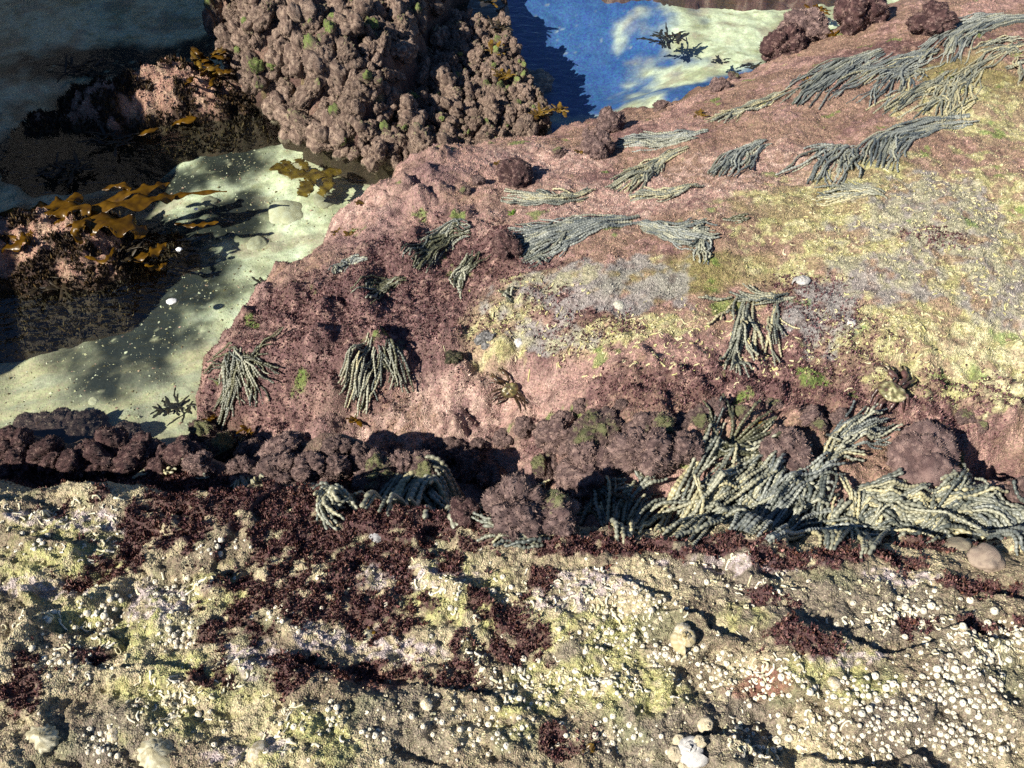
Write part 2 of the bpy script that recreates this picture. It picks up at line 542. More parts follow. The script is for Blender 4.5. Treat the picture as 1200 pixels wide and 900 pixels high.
S_YEL = [ellipse(*e) for e in [(1110, 260, 210, 85), (1180, 420, 130, 60), (980, 290, 70, 35), (740, 385, 90, 16), (1060, 400, 80, 45),
                               (590, 385, 40, 35), (1140, 130, 70, 40), (640, 330, 60, 12)]]
S_GREY = [ellipse(*e) for e in [(700, 335, 110, 30), (1100, 250, 100, 50), (960, 370, 40, 35), (1040, 320, 70, 30), (1180, 330, 60, 50), (655, 400, 40, 14)]]
S_MAR = [ellipse(*e) for e in [(420, 370, 160, 60), (520, 320, 110, 50), (300, 440, 70, 50), (690, 385, 60, 24), (880, 450, 220, 30), (1080, 462, 150, 30), (960, 410, 70, 40),
                               (640, 350, 25, 20), (940, 350, 40, 30), (380, 420, 90, 25), (1050, 60, 90, 25), (1100, 280, 35, 12)]]
S_OLV = [ellipse(*e) for e in [(1130, 90, 60, 45), (1030, 200, 40, 25), (820, 320, 120, 20), (950, 240, 70, 30)]]
S_LITE = [ellipse(*e) for e in [(520, 450, 120, 55), (860, 210, 120, 50), (640, 190, 70, 25), (420, 250, 50, 20), (700, 240, 120, 40), (450, 520, 60, 15)]]


def col_slab(x, y, z):
    n1 = fbm(x, y, 9, 4, 101); n2 = fbm(x, y, 60, 3, 102); n3 = fbm(x, y, 26, 3, 103)
    c = np.tile(PINK, (len(x), 1))
    c = lay(c, MAROON, ss(-0.05, 0.5, n1 + 0.5 * n2) * 0.85)
    c = lay(c, BROWN, ss(-0.15, 0.35, fbm(x, y, 6, 4, 120) + 0.5 * n2 + 0.25 * ss(0.0, 0.6, x)) * 0.75)
    c = lay(c, C(.215, .14, .14), ss(0.25, -0.15, x + 0.25 * (y - 1.2)) * ss(-0.3, 0.3, n1 + 0.4 * n2 + 0.2) * 0.45)
    c = lay(c, PINKL, patches(x, y, S_LITE, 0.5, 14, 104, 0.4) * ss(-0.3, 0.4, n2) * 0.75)
    c = lay(c, OLIVE, patches(x, y, S_OLV, 0.6, 16, 105, 0.4) * 0.75)
    m = patches(x, y, S_MAR, 0.6, 14, 106, 0.3)
    c = lay(c, mix(MAROON, DMAROON, 0.5), m * 0.78 * ss(-0.6, 0.05, n2))
    yl = patches(x, y, S_YEL, 0.9, 17, 107, 0.14) * ss(-0.28, 0.12, n3 + 0.4 * n2)
    g = patches(x, y, S_GREY, 0.9, 17, 108, 0.14)
    c = lay(c, mix(PINK, YELG, 0.45), patches(x, y, S_YEL, 0.6, 10, 117, 0.4) * 0.6)
    c = lay(c, GREY, g * ss(-0.35, 0.1, n3 + 0.25) * 0.7)
    c = lay(c, mix(YELG, CREAM, 0.7 * ss(-0.2, 0.5, n2)[:, None]), yl * 0.75 * (1 - 0.45 * g))
    c = lay(c, CREAM, patches(x, y, [E_CREAM], 0.3, 20, 109, 0.3) * ss(-0.4, 0.2, n2) * 0.7)
    c = lay(c, GREEN, ss(0.62, 0.78, fbm(x, y, 12, 2, 110) + 0.3 * n2) * 0.6)
    dk = ss(0.25, 0.6, fbm(x, y, 45, 3, 111))
    c = lay(c, MAROON * 0.5, dk * 0.5)
    wet = ss(0.05, 0.0, z)
    c = lay(c, C(.09, .05, .035), wet * 0.65)
    return c


E_CREAM = ellipse(1190, 430, 90, 45)
TURF_PX = [(390, 635, 110, 55), (300, 590, 150, 32), (470, 645, 75, 32), (430, 715, 65, 32), (275, 735, 42, 30), (340, 785, 26, 26),
           (600, 745, 42, 32), (570, 715, 25, 18), (470, 790, 48, 14), (540, 795, 40, 15), (165, 640, 34, 22), (130, 670, 50, 14, 25), (20, 800, 32, 32),
           (940, 742, 44, 18), (905, 700, 26, 11), (1140, 690, 34, 18), (1160, 735, 40, 9), (850, 640, 90, 16), (945, 655, 80, 14), (1040, 655, 40, 22),
           (180, 570, 200, 20), (630, 672, 30, 14), (720, 640, 60, 16), (1070, 733, 20, 11), (310, 700, 50, 26), (520, 625, 60, 20), (1100, 640, 60, 10),
           (60, 560, 70, 18), (640, 640, 60, 14), (105, 765, 20, 10), (200, 620, 50, 24), (660, 870, 26, 14), (380, 690, 60, 40), (250, 800, 22, 10), (850, 640, 120, 9)]
L_TURF = [ellipse(e[0], e[1], e[2], e[3], *e[4:]) for e in TURF_PX]
L_GRN = [ellipse(*e) for e in [(140, 730, 60, 30), (60, 660, 70, 40), (220, 800, 90, 50), (250, 690, 40, 30), (560, 700, 70, 40), (690, 740, 60, 40),
                               (870, 720, 30, 18), (700, 800, 90, 40), (980, 790, 60, 30), (60, 620, 60, 25), (350, 860, 70, 40), (980, 755, 20, 12), (620, 830, 50, 30)]]
L_GRY = [ellipse(*e) for e in [(1000, 715, 130, 45), (860, 670, 90, 30), (860, 860, 70, 50), (480, 840, 60, 50), (700, 770, 60, 20), (1090, 850, 100, 40),
                               (150, 850, 70, 40), (1150, 780, 60, 30), (760, 850, 60, 50)]]
L_LIL = [ellipse(*e) for e in [(470, 680, 60, 18), (670, 690, 60, 22), (880, 655, 90, 8), (1040, 675, 50, 10), (190, 700, 40, 25), (90, 610, 60, 12),
                               (400, 750, 60, 16), (300, 770, 40, 20), (1000, 770, 40, 12), (470, 770, 50, 12), (290, 880, 60, 15), (50, 690, 50, 10)]]
L_RED = [ellipse(*e) for e in [(895, 805, 34, 16), (430, 800, 40, 14)]]


def turf_mask(x, y):
    return patches(x, y, L_TURF, 1.25, 28, 201, 0.30) * ss(-0.50, -0.12, fbm(x, y, 44, 3, 202) + 0.4 * ss(-0.08, -0.03, y - y_edge(x)))


def col_ledge(x, y, z):
    n1 = fbm(x, y, 10, 4, 211); n2 = fbm(x, y, 80, 3, 212); n3 = fbm(x, y, 34, 3, 213)
    n4 = fbm(x, y, 5, 3, 220)
    c = np.tile(C(.45, .385, .25), (len(x), 1))
    c = lay(c, C(.18, .14, .10), ss(-0.25, 0.25, n1 + 0.35 * n3 + 0.2 * n2 + 0.15 * ss(0, .4, x)) * 0.85)
    c = lay(c, C(.20, .17, .135), patches(x, y, L_GRY, 0.6, 14, 214, 0.35) * 0.8)
    c = lay(c, C(.42, .41, .17), patches(x, y, L_GRN, 0.7, 14, 215, 0.3) * ss(-0.5, 0.2, n3) * 0.85)
    c = lay(c, C(.22, .23, .13), ss(0.2, 0.6, fbm(x, y, 15, 3, 216)) * 0.5)
    c = lay(c, C(.55, .48, .32), ss(0.34, 0.64, n3 + 0.5 * n2 + 0.3 * n4) * 0.65)
    c = lay(c, C(.52, .44, .45), patches(x, y, L_LIL, 0.8, 24, 217, 0.2) * ss(-0.3, 0.2, n2) * 0.8)
    c = lay(c, C(.24, .09, .07), patches(x, y, L_RED, 0.7, 22, 218, 0.3) * 0.7)
    c = lay(c, C(.10, .085, .055), ss(0.3, 0.55, fbm(x, y, 48, 3, 219)) * 0.5)
    tm = turf_mask(x, y)
    c = lay(c, mix(DMAROON, MAROON, 0.25), tm * 0.92)
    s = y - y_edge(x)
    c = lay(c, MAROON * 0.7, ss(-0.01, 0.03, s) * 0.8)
    return c


def col_mound(x, y, z):
    n1 = fbm(x, y, 12, 4, 221); n2 = fbm(x, y, 70, 3, 222)
    c = np.tile(C(.11, .065, .055), (len(x), 1))
    c = lay(c, mix(PINK, BROWN, 0.7), ss(-0.2, 0.4, n1 + 0.5 * n2 + 0.4 * ss(-0.15, 0.05, x)) * 0.8)
    c = lay(c, C(.07, .04, .035), ss(0.1, 0.5, n2) * 0.6)
    c = lay(c, OLIVE, ss(0.3, 0.6, fbm(x, y, 20, 3, 223)) * 0.5)
    c = lay(c, C(.035, .022, .012), ss(0.05, -0.01, z) * 0.9)  # foot darkened in the colour for shade under the overhang
    return c


def col_boulder(x, y, z):
    n1 = fbm(x, y, 11, 4, 231); n2 = fbm(x, y, 45, 3, 232)
    c = np.tile(C(.36, .215, .16), (len(x), 1))
    c = lay(c, C(.52, .38, .27), ss(-0.1, 0.4, n2) * 0.7)
    c = lay(c, C(.035, .02, .015), ss(-0.10, 0.15, n1 + 0.35 * n2) * 0.95)
    c = lay(c, C(.035, .022, .012), ss(0.045, -0.01, z + 0.03 * n1) * 0.93)
    return c


def col_wall(x, y, z):
    return lay(np.tile(C(.035, .035, .04), (len(x), 1)), C(.07, .06, .055), ss(-.2, .4, fbm(x, y, 3, 4, 261)))


def col_bank(x, y, z):
    n1 = fbm(x, y, 9, 4, 241); n2 = fbm(x, y, 40, 3, 242)
    c = np.tile(C(.13, .06, .05), (len(x), 1))
    c = lay(c, PINK, ss(0.1, 0.6, n2) * 0.6)
    c = lay(c, C(.06, .035, .015), ss(-0.1, 0.3, n1) * 0.8)
    return c


D_BLUE = [ellipse(*e) for e in [(650, 60, 125, 90), (690, 110, 60, 40), (600, 120, 40, 30)]] + [(0.60, 2.30, .22, .06, .55)]  # pool bottom painted blue to stand in for reflected sky
D_WEED_SHADE = [(-0.82, 1.52, .17, .20, .5), (-0.70, 1.74, .13, .09, .6), (-1.25, 2.55, .45, .10, 0.1), (-1.3, 2.2, .16, .2, 0), (-1.0, 1.85, .3, .08, .2), (-1.1, 1.70, .35, .06, 0), (-0.85, 1.4, .16, .22, 0),  # weed beds; those in the channel also paint its shade onto the sand
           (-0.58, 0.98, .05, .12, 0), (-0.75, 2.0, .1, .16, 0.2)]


def col_sand(x, y, z):
    n1 = fbm(x, y, 5, 4, 251); n2 = fbm(x, y, 30, 3, 252)
    c = np.tile(C(.68, .65, .47), (len(x), 1))
    c = lay(c, C(.78, .76, .60), ss(-0.1, 0.5, n2) * 0.8)
    c = lay(c, C(.30, .26, .16), ss(0.0, 0.45, n1 + 0.3 * n2) * 0.7)
    c = lay(c, C(.40, .29, .22), ss(0.1, 0.45, fbm(x, y, 8, 4, 253)) * 0.65)
    c = lay(c, C(.36, .33, .20), ss(0.15, 0.5, fbm(x, y, 14, 4, 257)) * 0.55)
    c = lay(c, C(.30, .24, .10), ss(0.35, 0.6, fbm(x, y, 26, 4, 258)) * 0.5)
    near = ss(1.45, 1.25, y) * ss(-0.2, -0.5, x)
    c = lay(c, mix(C(.46, .38, .24), C(.33, .29, .22), ss(-.3, .3, fbm(x * 0.6 + y, y * 2.2 - x, 9, 4, 254))[:, None]), near * 0.8)
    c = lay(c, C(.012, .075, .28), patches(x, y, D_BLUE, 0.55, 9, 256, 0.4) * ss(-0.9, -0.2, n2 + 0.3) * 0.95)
    c = lay(c, C(.012, .015, .017), patches(x, y, D_WEED_SHADE, 0.5, 9, 255, 0.35) * ss(-0.75, -0.1, n2 + 0.3) * 0.97)
    return c


# ------------------------------------------------------------------ the setting
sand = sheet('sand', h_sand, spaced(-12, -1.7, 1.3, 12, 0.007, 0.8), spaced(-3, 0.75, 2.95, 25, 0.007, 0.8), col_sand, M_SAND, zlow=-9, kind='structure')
wv = np.array([(-60, -10, 0), (60, -10, 0), (60, 120, 0), (-60, 120, 0)], float)
water = put('water', make_mesh('water', wv, np.array([[0, 1, 2, 3]]), M_WATER), kind='structure')

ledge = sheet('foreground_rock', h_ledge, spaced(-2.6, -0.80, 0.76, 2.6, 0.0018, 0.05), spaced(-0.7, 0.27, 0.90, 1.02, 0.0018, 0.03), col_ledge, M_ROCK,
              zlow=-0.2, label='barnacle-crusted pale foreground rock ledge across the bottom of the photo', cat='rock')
slab = sheet('sloping_rock', h_slab, spaced(-0.8, -0.72, 1.32, 3.2, 0.0027, 0.05), spaced(0.45, 0.66, 2.5, 3.1, 0.003, 0.04), col_slab, M_ROCK,
             cull=True, zlow=-0.2, label='large sloping rock with pink and yellow crusts in the middle', cat='rock')
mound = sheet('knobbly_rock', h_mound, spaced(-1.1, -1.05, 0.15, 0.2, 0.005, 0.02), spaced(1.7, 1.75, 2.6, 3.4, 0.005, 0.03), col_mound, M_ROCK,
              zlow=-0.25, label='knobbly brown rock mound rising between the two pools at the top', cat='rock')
b_far = sheet('boulder', h_boulder_far, np.arange(-1.6, -0.4, .005), np.arange(1.7, 2.6, .005), col_boulder, M_ROCK, zlow=-0.19,
              label='long pink and brown boulder awash in the dark water at top left', cat='rock', group='boulders awash in the left pool')
b_near = sheet('boulder', h_boulder_near, np.arange(-1.6, -0.55, .005), np.arange(1.0, 1.9, .005), col_boulder, M_ROCK, zlow=-0.19,
               label='rounded pink boulder under the golden kelp at the left edge', cat='rock', group='boulders awash in the left pool')
bank = sheet('far_rock', h_bank, np.arange(0.0, 1.7, .008), np.arange(2.6, 3.5, .008), col_bank, M_ROCK, zlow=-0.19,
             label='dark reddish rock edge behind the pale far pool at the top', cat='rock')
added_wall = sheet('added_rock_wall', boulder(-2.6, 4.6, 1.9, 1.1, 0.0, 3.0, -0.3, 90, 1.0), np.arange(-4.9, -0.3, .05), np.arange(3.1, 6.0, .05), col_wall, M_ROCK, zlow=-0.29,  # added out of view to darken what the left pool reflects
              label='added unseen rock wall beyond the top left, darkening the reflection in the pool', cat='rock')
shade = sheet('added_shade_rock', h_shade, np.arange(-2.95, -1.2, .02), np.arange(0.2, 3.5, .02), col_boulder, M_ROCK, zlow=-0.24,  # made-up rock out of view, shaped for the shade it casts
              label='added unseen rock outside the left edge, shaped to shade the kelp pool', cat='rock')


# ------------------------------------------------------------------ small crust pieces (uncountable)
def chips(name, pos, size, h, col, parent=None, mat=M_TURF, lean=0.6, seed=1):
    """tiny upright flakes: four-sided spikes, one per point"""
    r = np.random.default_rng(seed)
    n = len(pos)
    a = r.uniform(0, 2 * np.pi, n)
    v = np.zeros((n, 5, 3))
    for k in range(4):
        rad = size * r.uniform(0.5, 1.2, n)
        v[:, k, 0] = np.cos(a + k * np.pi / 2) * rad; v[:, k, 1] = np.sin(a + k * np.pi / 2) * rad
        v[:, k, 2] = -0.3 * h
    v[:, 4, 0] = r.normal(0, lean, n) * h; v[:, 4, 1] = r.normal(0, lean, n) * h; v[:, 4, 2] = h * r.uniform(0.6, 1.3, n)
    v += pos[:, None, :]
    b = np.arange(n)[:, None] * 5
    f = np.concatenate([b + np.array([[k, (k + 1) % 4, 4]]) for k in range(4)])
    c = np.repeat(col, 5, axis=0)
    return put(name, make_mesh(name, v.reshape(-1, 3), f, mat, c, False), parent=parent, kind='stuff')


def leaflets(name, pos, h, w, col, per=4, parent=None, mat=M_TURF, seed=2, nrm=None):
    """tufts of small pointed leaflets (diamond blades)"""
    r = np.random.default_rng(seed)
    pos = np.repeat(pos, per, axis=0); col = np.repeat(col, per, axis=0); h = np.repeat(h, per); w = np.repeat(w, per)
    n = len(pos)
    a = r.uniform(0, 2 * np.pi, n); t = r.uniform(0.15, 0.75, n)
    d = np.stack([np.cos(a) * np.sin(t), np.sin(a) * np.sin(t), np.cos(t)], -1)
    if nrm is not None:
        d = d * 0.7 + np.repeat(nrm, per, axis=0); d /= np.linalg.norm(d, axis=1)[:, None]
    s = np.cross(d, r.normal(size=(n, 3))); s /= np.linalg.norm(s, axis=1)[:, None] + 1e-9
    L = (h * r.uniform(0.6, 1.25, n))[:, None]; W = (w * r.uniform(0.6, 1.3, n))[:, None]
    base = pos - d * L * 0.15
    v = np.stack([base, pos + d * L * 0.55 + s * W, pos + d * L, pos + d * L * 0.55 - s * W], 1)
    # a slight fold gives each leaflet thickness to the light
    k = np.cross(d, s); v[:, 0] += k * W * 0.5; v[:, 2] += k * W * 0.5
    b = np.arange(n)[:, None] * 4
    f = np.concatenate([b + np.array([[0, 1, 2]]), b + np.array([[0, 2, 3]])])
    c = np.repeat(col * r.uniform(0.6, 1.5, (n, 1)), 4, axis=0)
    return put(name, make_mesh(name, v.reshape(-1, 3), f, mat, c, False), parent=parent, kind='stuff')


def rand_xy(n, x0, x1, y0, y1, seed):
    r = np.random.default_rng(seed)
    return r.uniform(x0, x1, n), r.uniform(y0, y1, n)


# granular turf over the sloping rock
x, y = rand_xy(190000, -0.7, 1.3, 0.75, 2.4, 31)
z = h_slab(x, y)
r_ = np.random.default_rng(5)
ok = (z > 0.004) & (z > h_ledge(x, y)) & (z > h_mound(x, y)) & (np.abs(x) < 0.6 * (0.643 * y + 0.766 * (CAM_H - z)) + 0.03)
ok &= r_.uniform(size=len(x)) < np.clip(1.55 - 0.5 * y, .35, 1.0)
x, y, z = x[ok], y[ok], z[ok]
c = col_slab(x, y, z)
lum = c.sum(1)
c = c * np.random.default_rng(6).uniform(0.4, 1.5, (len(x), 1))
sz = np.random.default_rng(8).uniform(0.0010, 0.0021, len(x))
chips('granular_turf', np.stack([x, y, z], -1), sz, sz * 1.5, c, slab, seed=9)

# pink grains and dark fuzz over the two boulders in the left pool
for k_, (hf_, bo, x0, x1, y0, y1) in enumerate([(h_boulder_far, b_far, -1.45, -0.5, 1.8, 2.45), (h_boulder_near, b_near, -1.45, -0.65, 1.1, 1.85)]):
    x, y = rand_xy(30000, x0, x1, y0, y1, 90 + k_)
    z = hf_(x, y); ok = z > h_sand(x, y) + 0.004
    x, y, z = x[ok], y[ok], z[ok]; c = col_boulder(x, y, z)
    dk = c.sum(1) < 0.35
    r_ = np.random.default_rng(95 + k_)
    sz = r_.uniform(.0015, .0035, len(x))
    chips('granular_turf', np.stack([x, y, z], -1)[~dk], sz[~dk], sz[~dk] * 1.2, c[~dk] * r_.uniform(.5, 1.4, ((~dk).sum(), 1)), bo, seed=96 + k_)
    leaflets('dark_fuzz', np.stack([x, y, z], -1)[dk], r_.uniform(.008, .016, dk.sum()), np.full(dk.sum(), .0022), mix(C(.02, .013, .01), C(.09, .055, .02), r_.uniform(size=(dk.sum(), 1)) ** 2), 2, bo, seed=98 + k_)

# grit, shell bits and weed scraps on the sandy bottom
x, y = rand_xy(11000, -1.25, -0.1, 0.95, 2.3, 81)
z = h_sand(x, y); ok = z > ground(x, y) - 0.004
x, y, z = x[ok], y[ok], z[ok]; r_ = np.random.default_rng(82)
u = r_.uniform(size=(len(x), 1))
c = np.where(u < .45, C(.40, .34, .22), np.where(u < .7, C(.54, .50, .38), np.where(u < .88, C(.14, .10, .05), C(.42, .25, .2)))) * r_.uniform(.7, 1.2, (len(x), 1))
sz = .0012 + .0045 * r_.uniform(size=len(x)) ** 4
chips('sand_grit', np.stack([x, y, z], -1), sz, sz * .5, c, sand, M_SAND, seed=83)

# short maroon fuzz on the darker parts of the sloping rock
x, y = rand_xy(120000, -0.65, 1.1, 0.80, 1.9, 37)
z = h_slab(x, y)
ok = (np.random.default_rng(38).uniform(size=len(x)) < 0.55 * patches(x, y, S_MAR, 0.7, 16, 106, 0.35)) & (z > 0.01) & (z > h_ledge(x, y))
x, y, z = x[ok], y[ok], z[ok]
c = mix(DMAROON, C(.25, .14, .14), np.random.default_rng(39).uniform(0, 1, (len(x), 1)) ** 1.8)
leaflets('maroon_fuzz', np.stack([x, y, z], -1), np.full(len(x), .0055), np.full(len(x), .0013), c, 2, slab, seed=40)

# maroon turf on the foreground rock
x, y = rand_xy(120000, -0.78, 0.78, 0.27, 0.80, 33)
tm = turf_mask(x, y); s = y - y_edge(x)
tm = np.maximum(tm, 0.75 * ss(-0.02, 0.02, s))
ok = np.random.default_rng(3).uniform(size=len(x)) < tm * 0.62
x, y = x[ok], y[ok]; z = h_ledge(x, y)
c = mix(DMAROON * .9, C(.25, .14, .12), np.random.default_rng(4).uniform(0, 1, (len(x), 1)) ** 2.2) * 1.1
c = lay(c, C(.12, .05, .03), np.random.default_rng(14).uniform(size=len(x)) ** 6)
leaflets('maroon_turf', np.stack([x, y, z], -1), 0.0032 + 0.0045 * np.clip(1.1 - worley(x, y, 62, 21) * 1.5, 0, 1), np.full(len(x), .0011), c, 4, ledge, seed=12)

# small grit on the foreground rock
x, y = rand_xy(75000, -0.74, 0.74, 0.27, 0.70, 35)
n = fbm(x, y, 18, 3, 301)
ok = (n > -0.3) & (turf_mask(x, y) < 0.4)
x, y = x[ok], y[ok]; z = h_ledge(x, y)
c = lay(col_ledge(x, y, z), CREAM, np.random.default_rng(16).uniform(size=len(x)) ** 2 * 0.7) * np.random.default_rng(17).uniform(.6, 1.3, (len(x), 1))
sz = np.random.default_rng(18).uniform(0.0006, 0.0018, len(x))
chips('crust_grit', np.stack([x, y, z], -1), sz, sz * 0.9, c, ledge, seed=19)


# ------------------------------------------------------------------ cushions and knobs
def ico(sub):
    t = (1 + 5 ** .5) / 2
    v = [(-1, t, 0), (1, t, 0), (-1, -t, 0), (1, -t, 0), (0, -1, t), (0, 1, t), (0, -1, -t), (0, 1, -t), (t, 0, -1), (t, 0, 1), (-t, 0, -1), (-t, 0, 1)]
    f = [(0, 11, 5), (0, 5, 1), (0, 1, 7), (0, 7, 10), (0, 10, 11), (1, 5, 9), (5, 11, 4), (11, 10, 2), (10, 7, 6), (7, 1, 8),
         (3, 9, 4), (3, 4, 2), (3, 2, 6), (3, 6, 8), (3, 8, 9), (4, 9, 5), (2, 4, 11), (6, 2, 10), (8, 6, 7), (9, 8, 1)]
    v = [np.array(p) / np.linalg.norm(p) for p in v]
    for _ in range(sub):
        mid = {}; nf = []
        def m(a, b):
            k = (min(a, b), max(a, b))
            if k not in mid:
                p = v[a] + v[b]; v.append(p / np.linalg.norm(p)); mid[k] = len(v) - 1
            return mid[k]
        for a, b, c_ in f:
            ab, bc, ca = m(a, b), m(b, c_), m(c_, a)
            nf += [(a, ab, ca), (b, bc, ab), (c_, ca, bc), (ab, bc, ca)]
        f = nf
    return np.array(v), np.array(f)


ICO4 = ico(4); ICO3 = ico(3)


def cushion_mesh(seed, base, top, nb=11, amp=0.5, fine=0.13, flakes=1500, green=0.0, pale=PINKL, fz=1.0):
    """lumpy cauliflower cushion of unit radius with a fuzz of leaflets"""
    r = np.random.default_rng(seed)
    v, f = ICO4
    fp = r.normal(size=(nb, 3)); fp /= np.linalg.norm(fp, axis=1)[:, None]
    wd = r.uniform(0.45, 0.8, nb)
    ang = np.arccos(np.clip(v @ fp.T, -1, 1)) / wd
    rad = 0.72 + amp * np.sqrt(np.maximum(0, 1 - ang ** 2)).max(1)
    fp2 = r.normal(size=(220, 3)); fp2 /= np.linalg.norm(fp2, axis=1)[:, None]
    ang2 = np.arccos(np.clip(v @ fp2.T, -1, 1)).min(1) / 0.17
    rad = rad + fine * np.sqrt(np.maximum(0, 1 - ang2 ** 2)) + 0.06 * pn3(v * 9, seed) + 0.05 * pn3(v * 19, seed + 6)
    rad = rad * (1 + 0.15 * pn3(v * 1.6, seed + 3) + 0.08 * pn3(v * 4.5, seed + 4))
    p = v * rad[:, None]
    p[:, 2] *= 0.92
    n = pn3(p * 3.5, seed + 1); n2 = pn3(p * 12, seed + 2)
    c = np.tile(base, (len(p), 1))
    c = lay(c, top, ss(-0.3, 0.4, n + n2 * 0.6) * 0.8)
    c = lay(c, pale, ss(0.25, 0.7, n2 + 0.4 * n) * 0.5)
    if green:
        c = lay(c, C(.17, .24, .06), ss(0.75, 1.1, p[:, 2] + 0.5 * n + 0.4 * n2) * green * 1.8)
    k = r.integers(0, len(p), flakes)
    nr = v[k]
    d = nr + r.normal(0, 0.45, (flakes, 3)); d /= np.linalg.norm(d, axis=1)[:, None]
    s = np.cross(d, r.normal(size=(flakes, 3))); s /= np.linalg.norm(s, axis=1)[:, None]
    L = r.uniform(0.05, 0.12, (flakes, 1)) * fz; W = r.uniform(0.02, 0.04, (flakes, 1)) * fz
    b = p[k]
    fv = np.stack([b - d * 0.03 - s * W, b - d * 0.03 + s * W, b + d * L], 1).reshape(-1, 3)
    fc = np.repeat(lay(c[k] * r.uniform(0.5, 1.4, (flakes, 1)), pale, r.uniform(size=flakes) ** 3 * 0.8), 3, axis=0)
    ff = len(p) + np.arange(flakes * 3).reshape(-1, 3)
    me = make_mesh('cushion', np.concatenate([p, fv]), np.concatenate([f, ff]), M_CUSH, np.concatenate([c, fc]))
    return me


CUSH = [cushion_mesh(100 + k, C(.095, .06, .06), C(.27, .185, .17), flakes=2600, nb=16, fz=1.15, green=0.3 if k in (1, 3) else 0.0) for k in range(6)]
BIG = cushion_mesh(160, C(.13, .08, .078), C(.29, .195, .18), nb=7, amp=0.45, fine=0.07, flakes=6000, fz=0.55)
CUSH_DARK = [cushion_mesh(120 + k, C(.05, .024, .026), C(.14, .075, .072), nb=14, flakes=2200) for k in range(3)]
KNOB = [cushion_mesh(140 + k, C(.13, .088, .072), C(.36, .265, .21), nb=7, amp=0.65, fine=0.16, flakes=1500, fz=0.9,
                     green=(0.0, 0.5, 0.0, 0.4, 0.0, 0.0, 0.3)[k], pale=C(.48, .38, .28)) for k in range(7)]
rnd = random.Random(11)


def lump(name, me, p, r, flat=0.85, sink=0.25, parent=None, **kw):
    o = put(name, me, parent=parent, loc=(p[0], p[1], p[2] + r * flat * (0.75 - sink) - 0.25 * r), **kw)
    o.rotation_euler = (rnd.uniform(-.6, .6), rnd.uniform(-.6, .6), rnd.uniform(0, 6.28))
    k = r * rnd.uniform(0.9, 1.12)
    o.scale = (k, k * rnd.uniform(.7, 1.15), r * flat * rnd.uniform(.85, 1.1))
    return o


# knobs that cover the mound: each a part of the mound
pts = []
tries = 0
while len(pts) < 560 and tries < 60000:
    tries += 1
    xx, yy = rnd.uniform(-0.95, 0.10), rnd.uniform(1.84, 2.55)
    d = float(sdpoly(np.array([xx]), np.array([yy]), MOUND)[0])
    if d < -0.012:
        continue
    rr = (0.011 + 0.024 * rnd.random()) * (0.55 if xx > -0.14 else 1.0)
    if any((xx - a) ** 2 + (yy - b) ** 2 < ((0.55 if d < 0.10 else 0.80) * (rr + c_)) ** 2 for a, b, c_ in pts):
        continue
    if (xx - 0.22 * (yy - 1.95) > -0.30 and rnd.random() < 0.3) or (d > 0.25 and rnd.random() < 0.5):
        continue
    pts.append((xx, yy, rr))
for k, (xx, yy, rr) in enumerate(pts):
    zz = max(0.0, float(h_mound(np.array([xx]), np.array([yy]))[0]))
    lump('knob', KNOB[rnd.randrange(7)], (xx, yy, zz), rr, rnd.uniform(1.2, 1.7), -0.1 if rnd.random() < .6 else 0.15, mound)

# knobs along the shaded back edge of the foreground rock: parts of that rock
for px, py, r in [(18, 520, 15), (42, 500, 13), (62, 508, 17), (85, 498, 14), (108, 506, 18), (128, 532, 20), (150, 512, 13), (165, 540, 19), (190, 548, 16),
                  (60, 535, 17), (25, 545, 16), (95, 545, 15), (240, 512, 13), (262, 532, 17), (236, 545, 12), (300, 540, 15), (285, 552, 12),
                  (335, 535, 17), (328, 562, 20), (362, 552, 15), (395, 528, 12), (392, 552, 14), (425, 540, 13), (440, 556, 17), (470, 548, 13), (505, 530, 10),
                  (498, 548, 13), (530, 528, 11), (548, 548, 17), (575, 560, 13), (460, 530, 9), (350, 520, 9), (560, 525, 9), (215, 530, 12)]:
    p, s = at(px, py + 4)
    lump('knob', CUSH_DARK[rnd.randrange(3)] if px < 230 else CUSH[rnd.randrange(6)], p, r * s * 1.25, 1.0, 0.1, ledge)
for px, py, r in [(700, 492, 12), (840, 478, 10), (870, 488, 12), (945, 488, 12), (985, 492, 11), (960, 500, 10), (820, 492, 12), (730, 478, 10), (800, 500, 12),
                  (590, 515, 11), (615, 500, 13), (1020, 490, 9), (680, 478, 9), (905, 476, 9), (780, 505, 13), (740, 512, 12), (1130, 490, 9), (665, 525, 12),
                  (560, 215, 8), (690, 160, 7), (545, 225, 6), (655, 180, 8), (1150, 500, 8), (775, 128, 9), (860, 92, 7)]:
    p, s = at(px, py)
    lump('knob', CUSH[rnd.randrange(6)], p, r * s, 0.8, 0.25, slab)

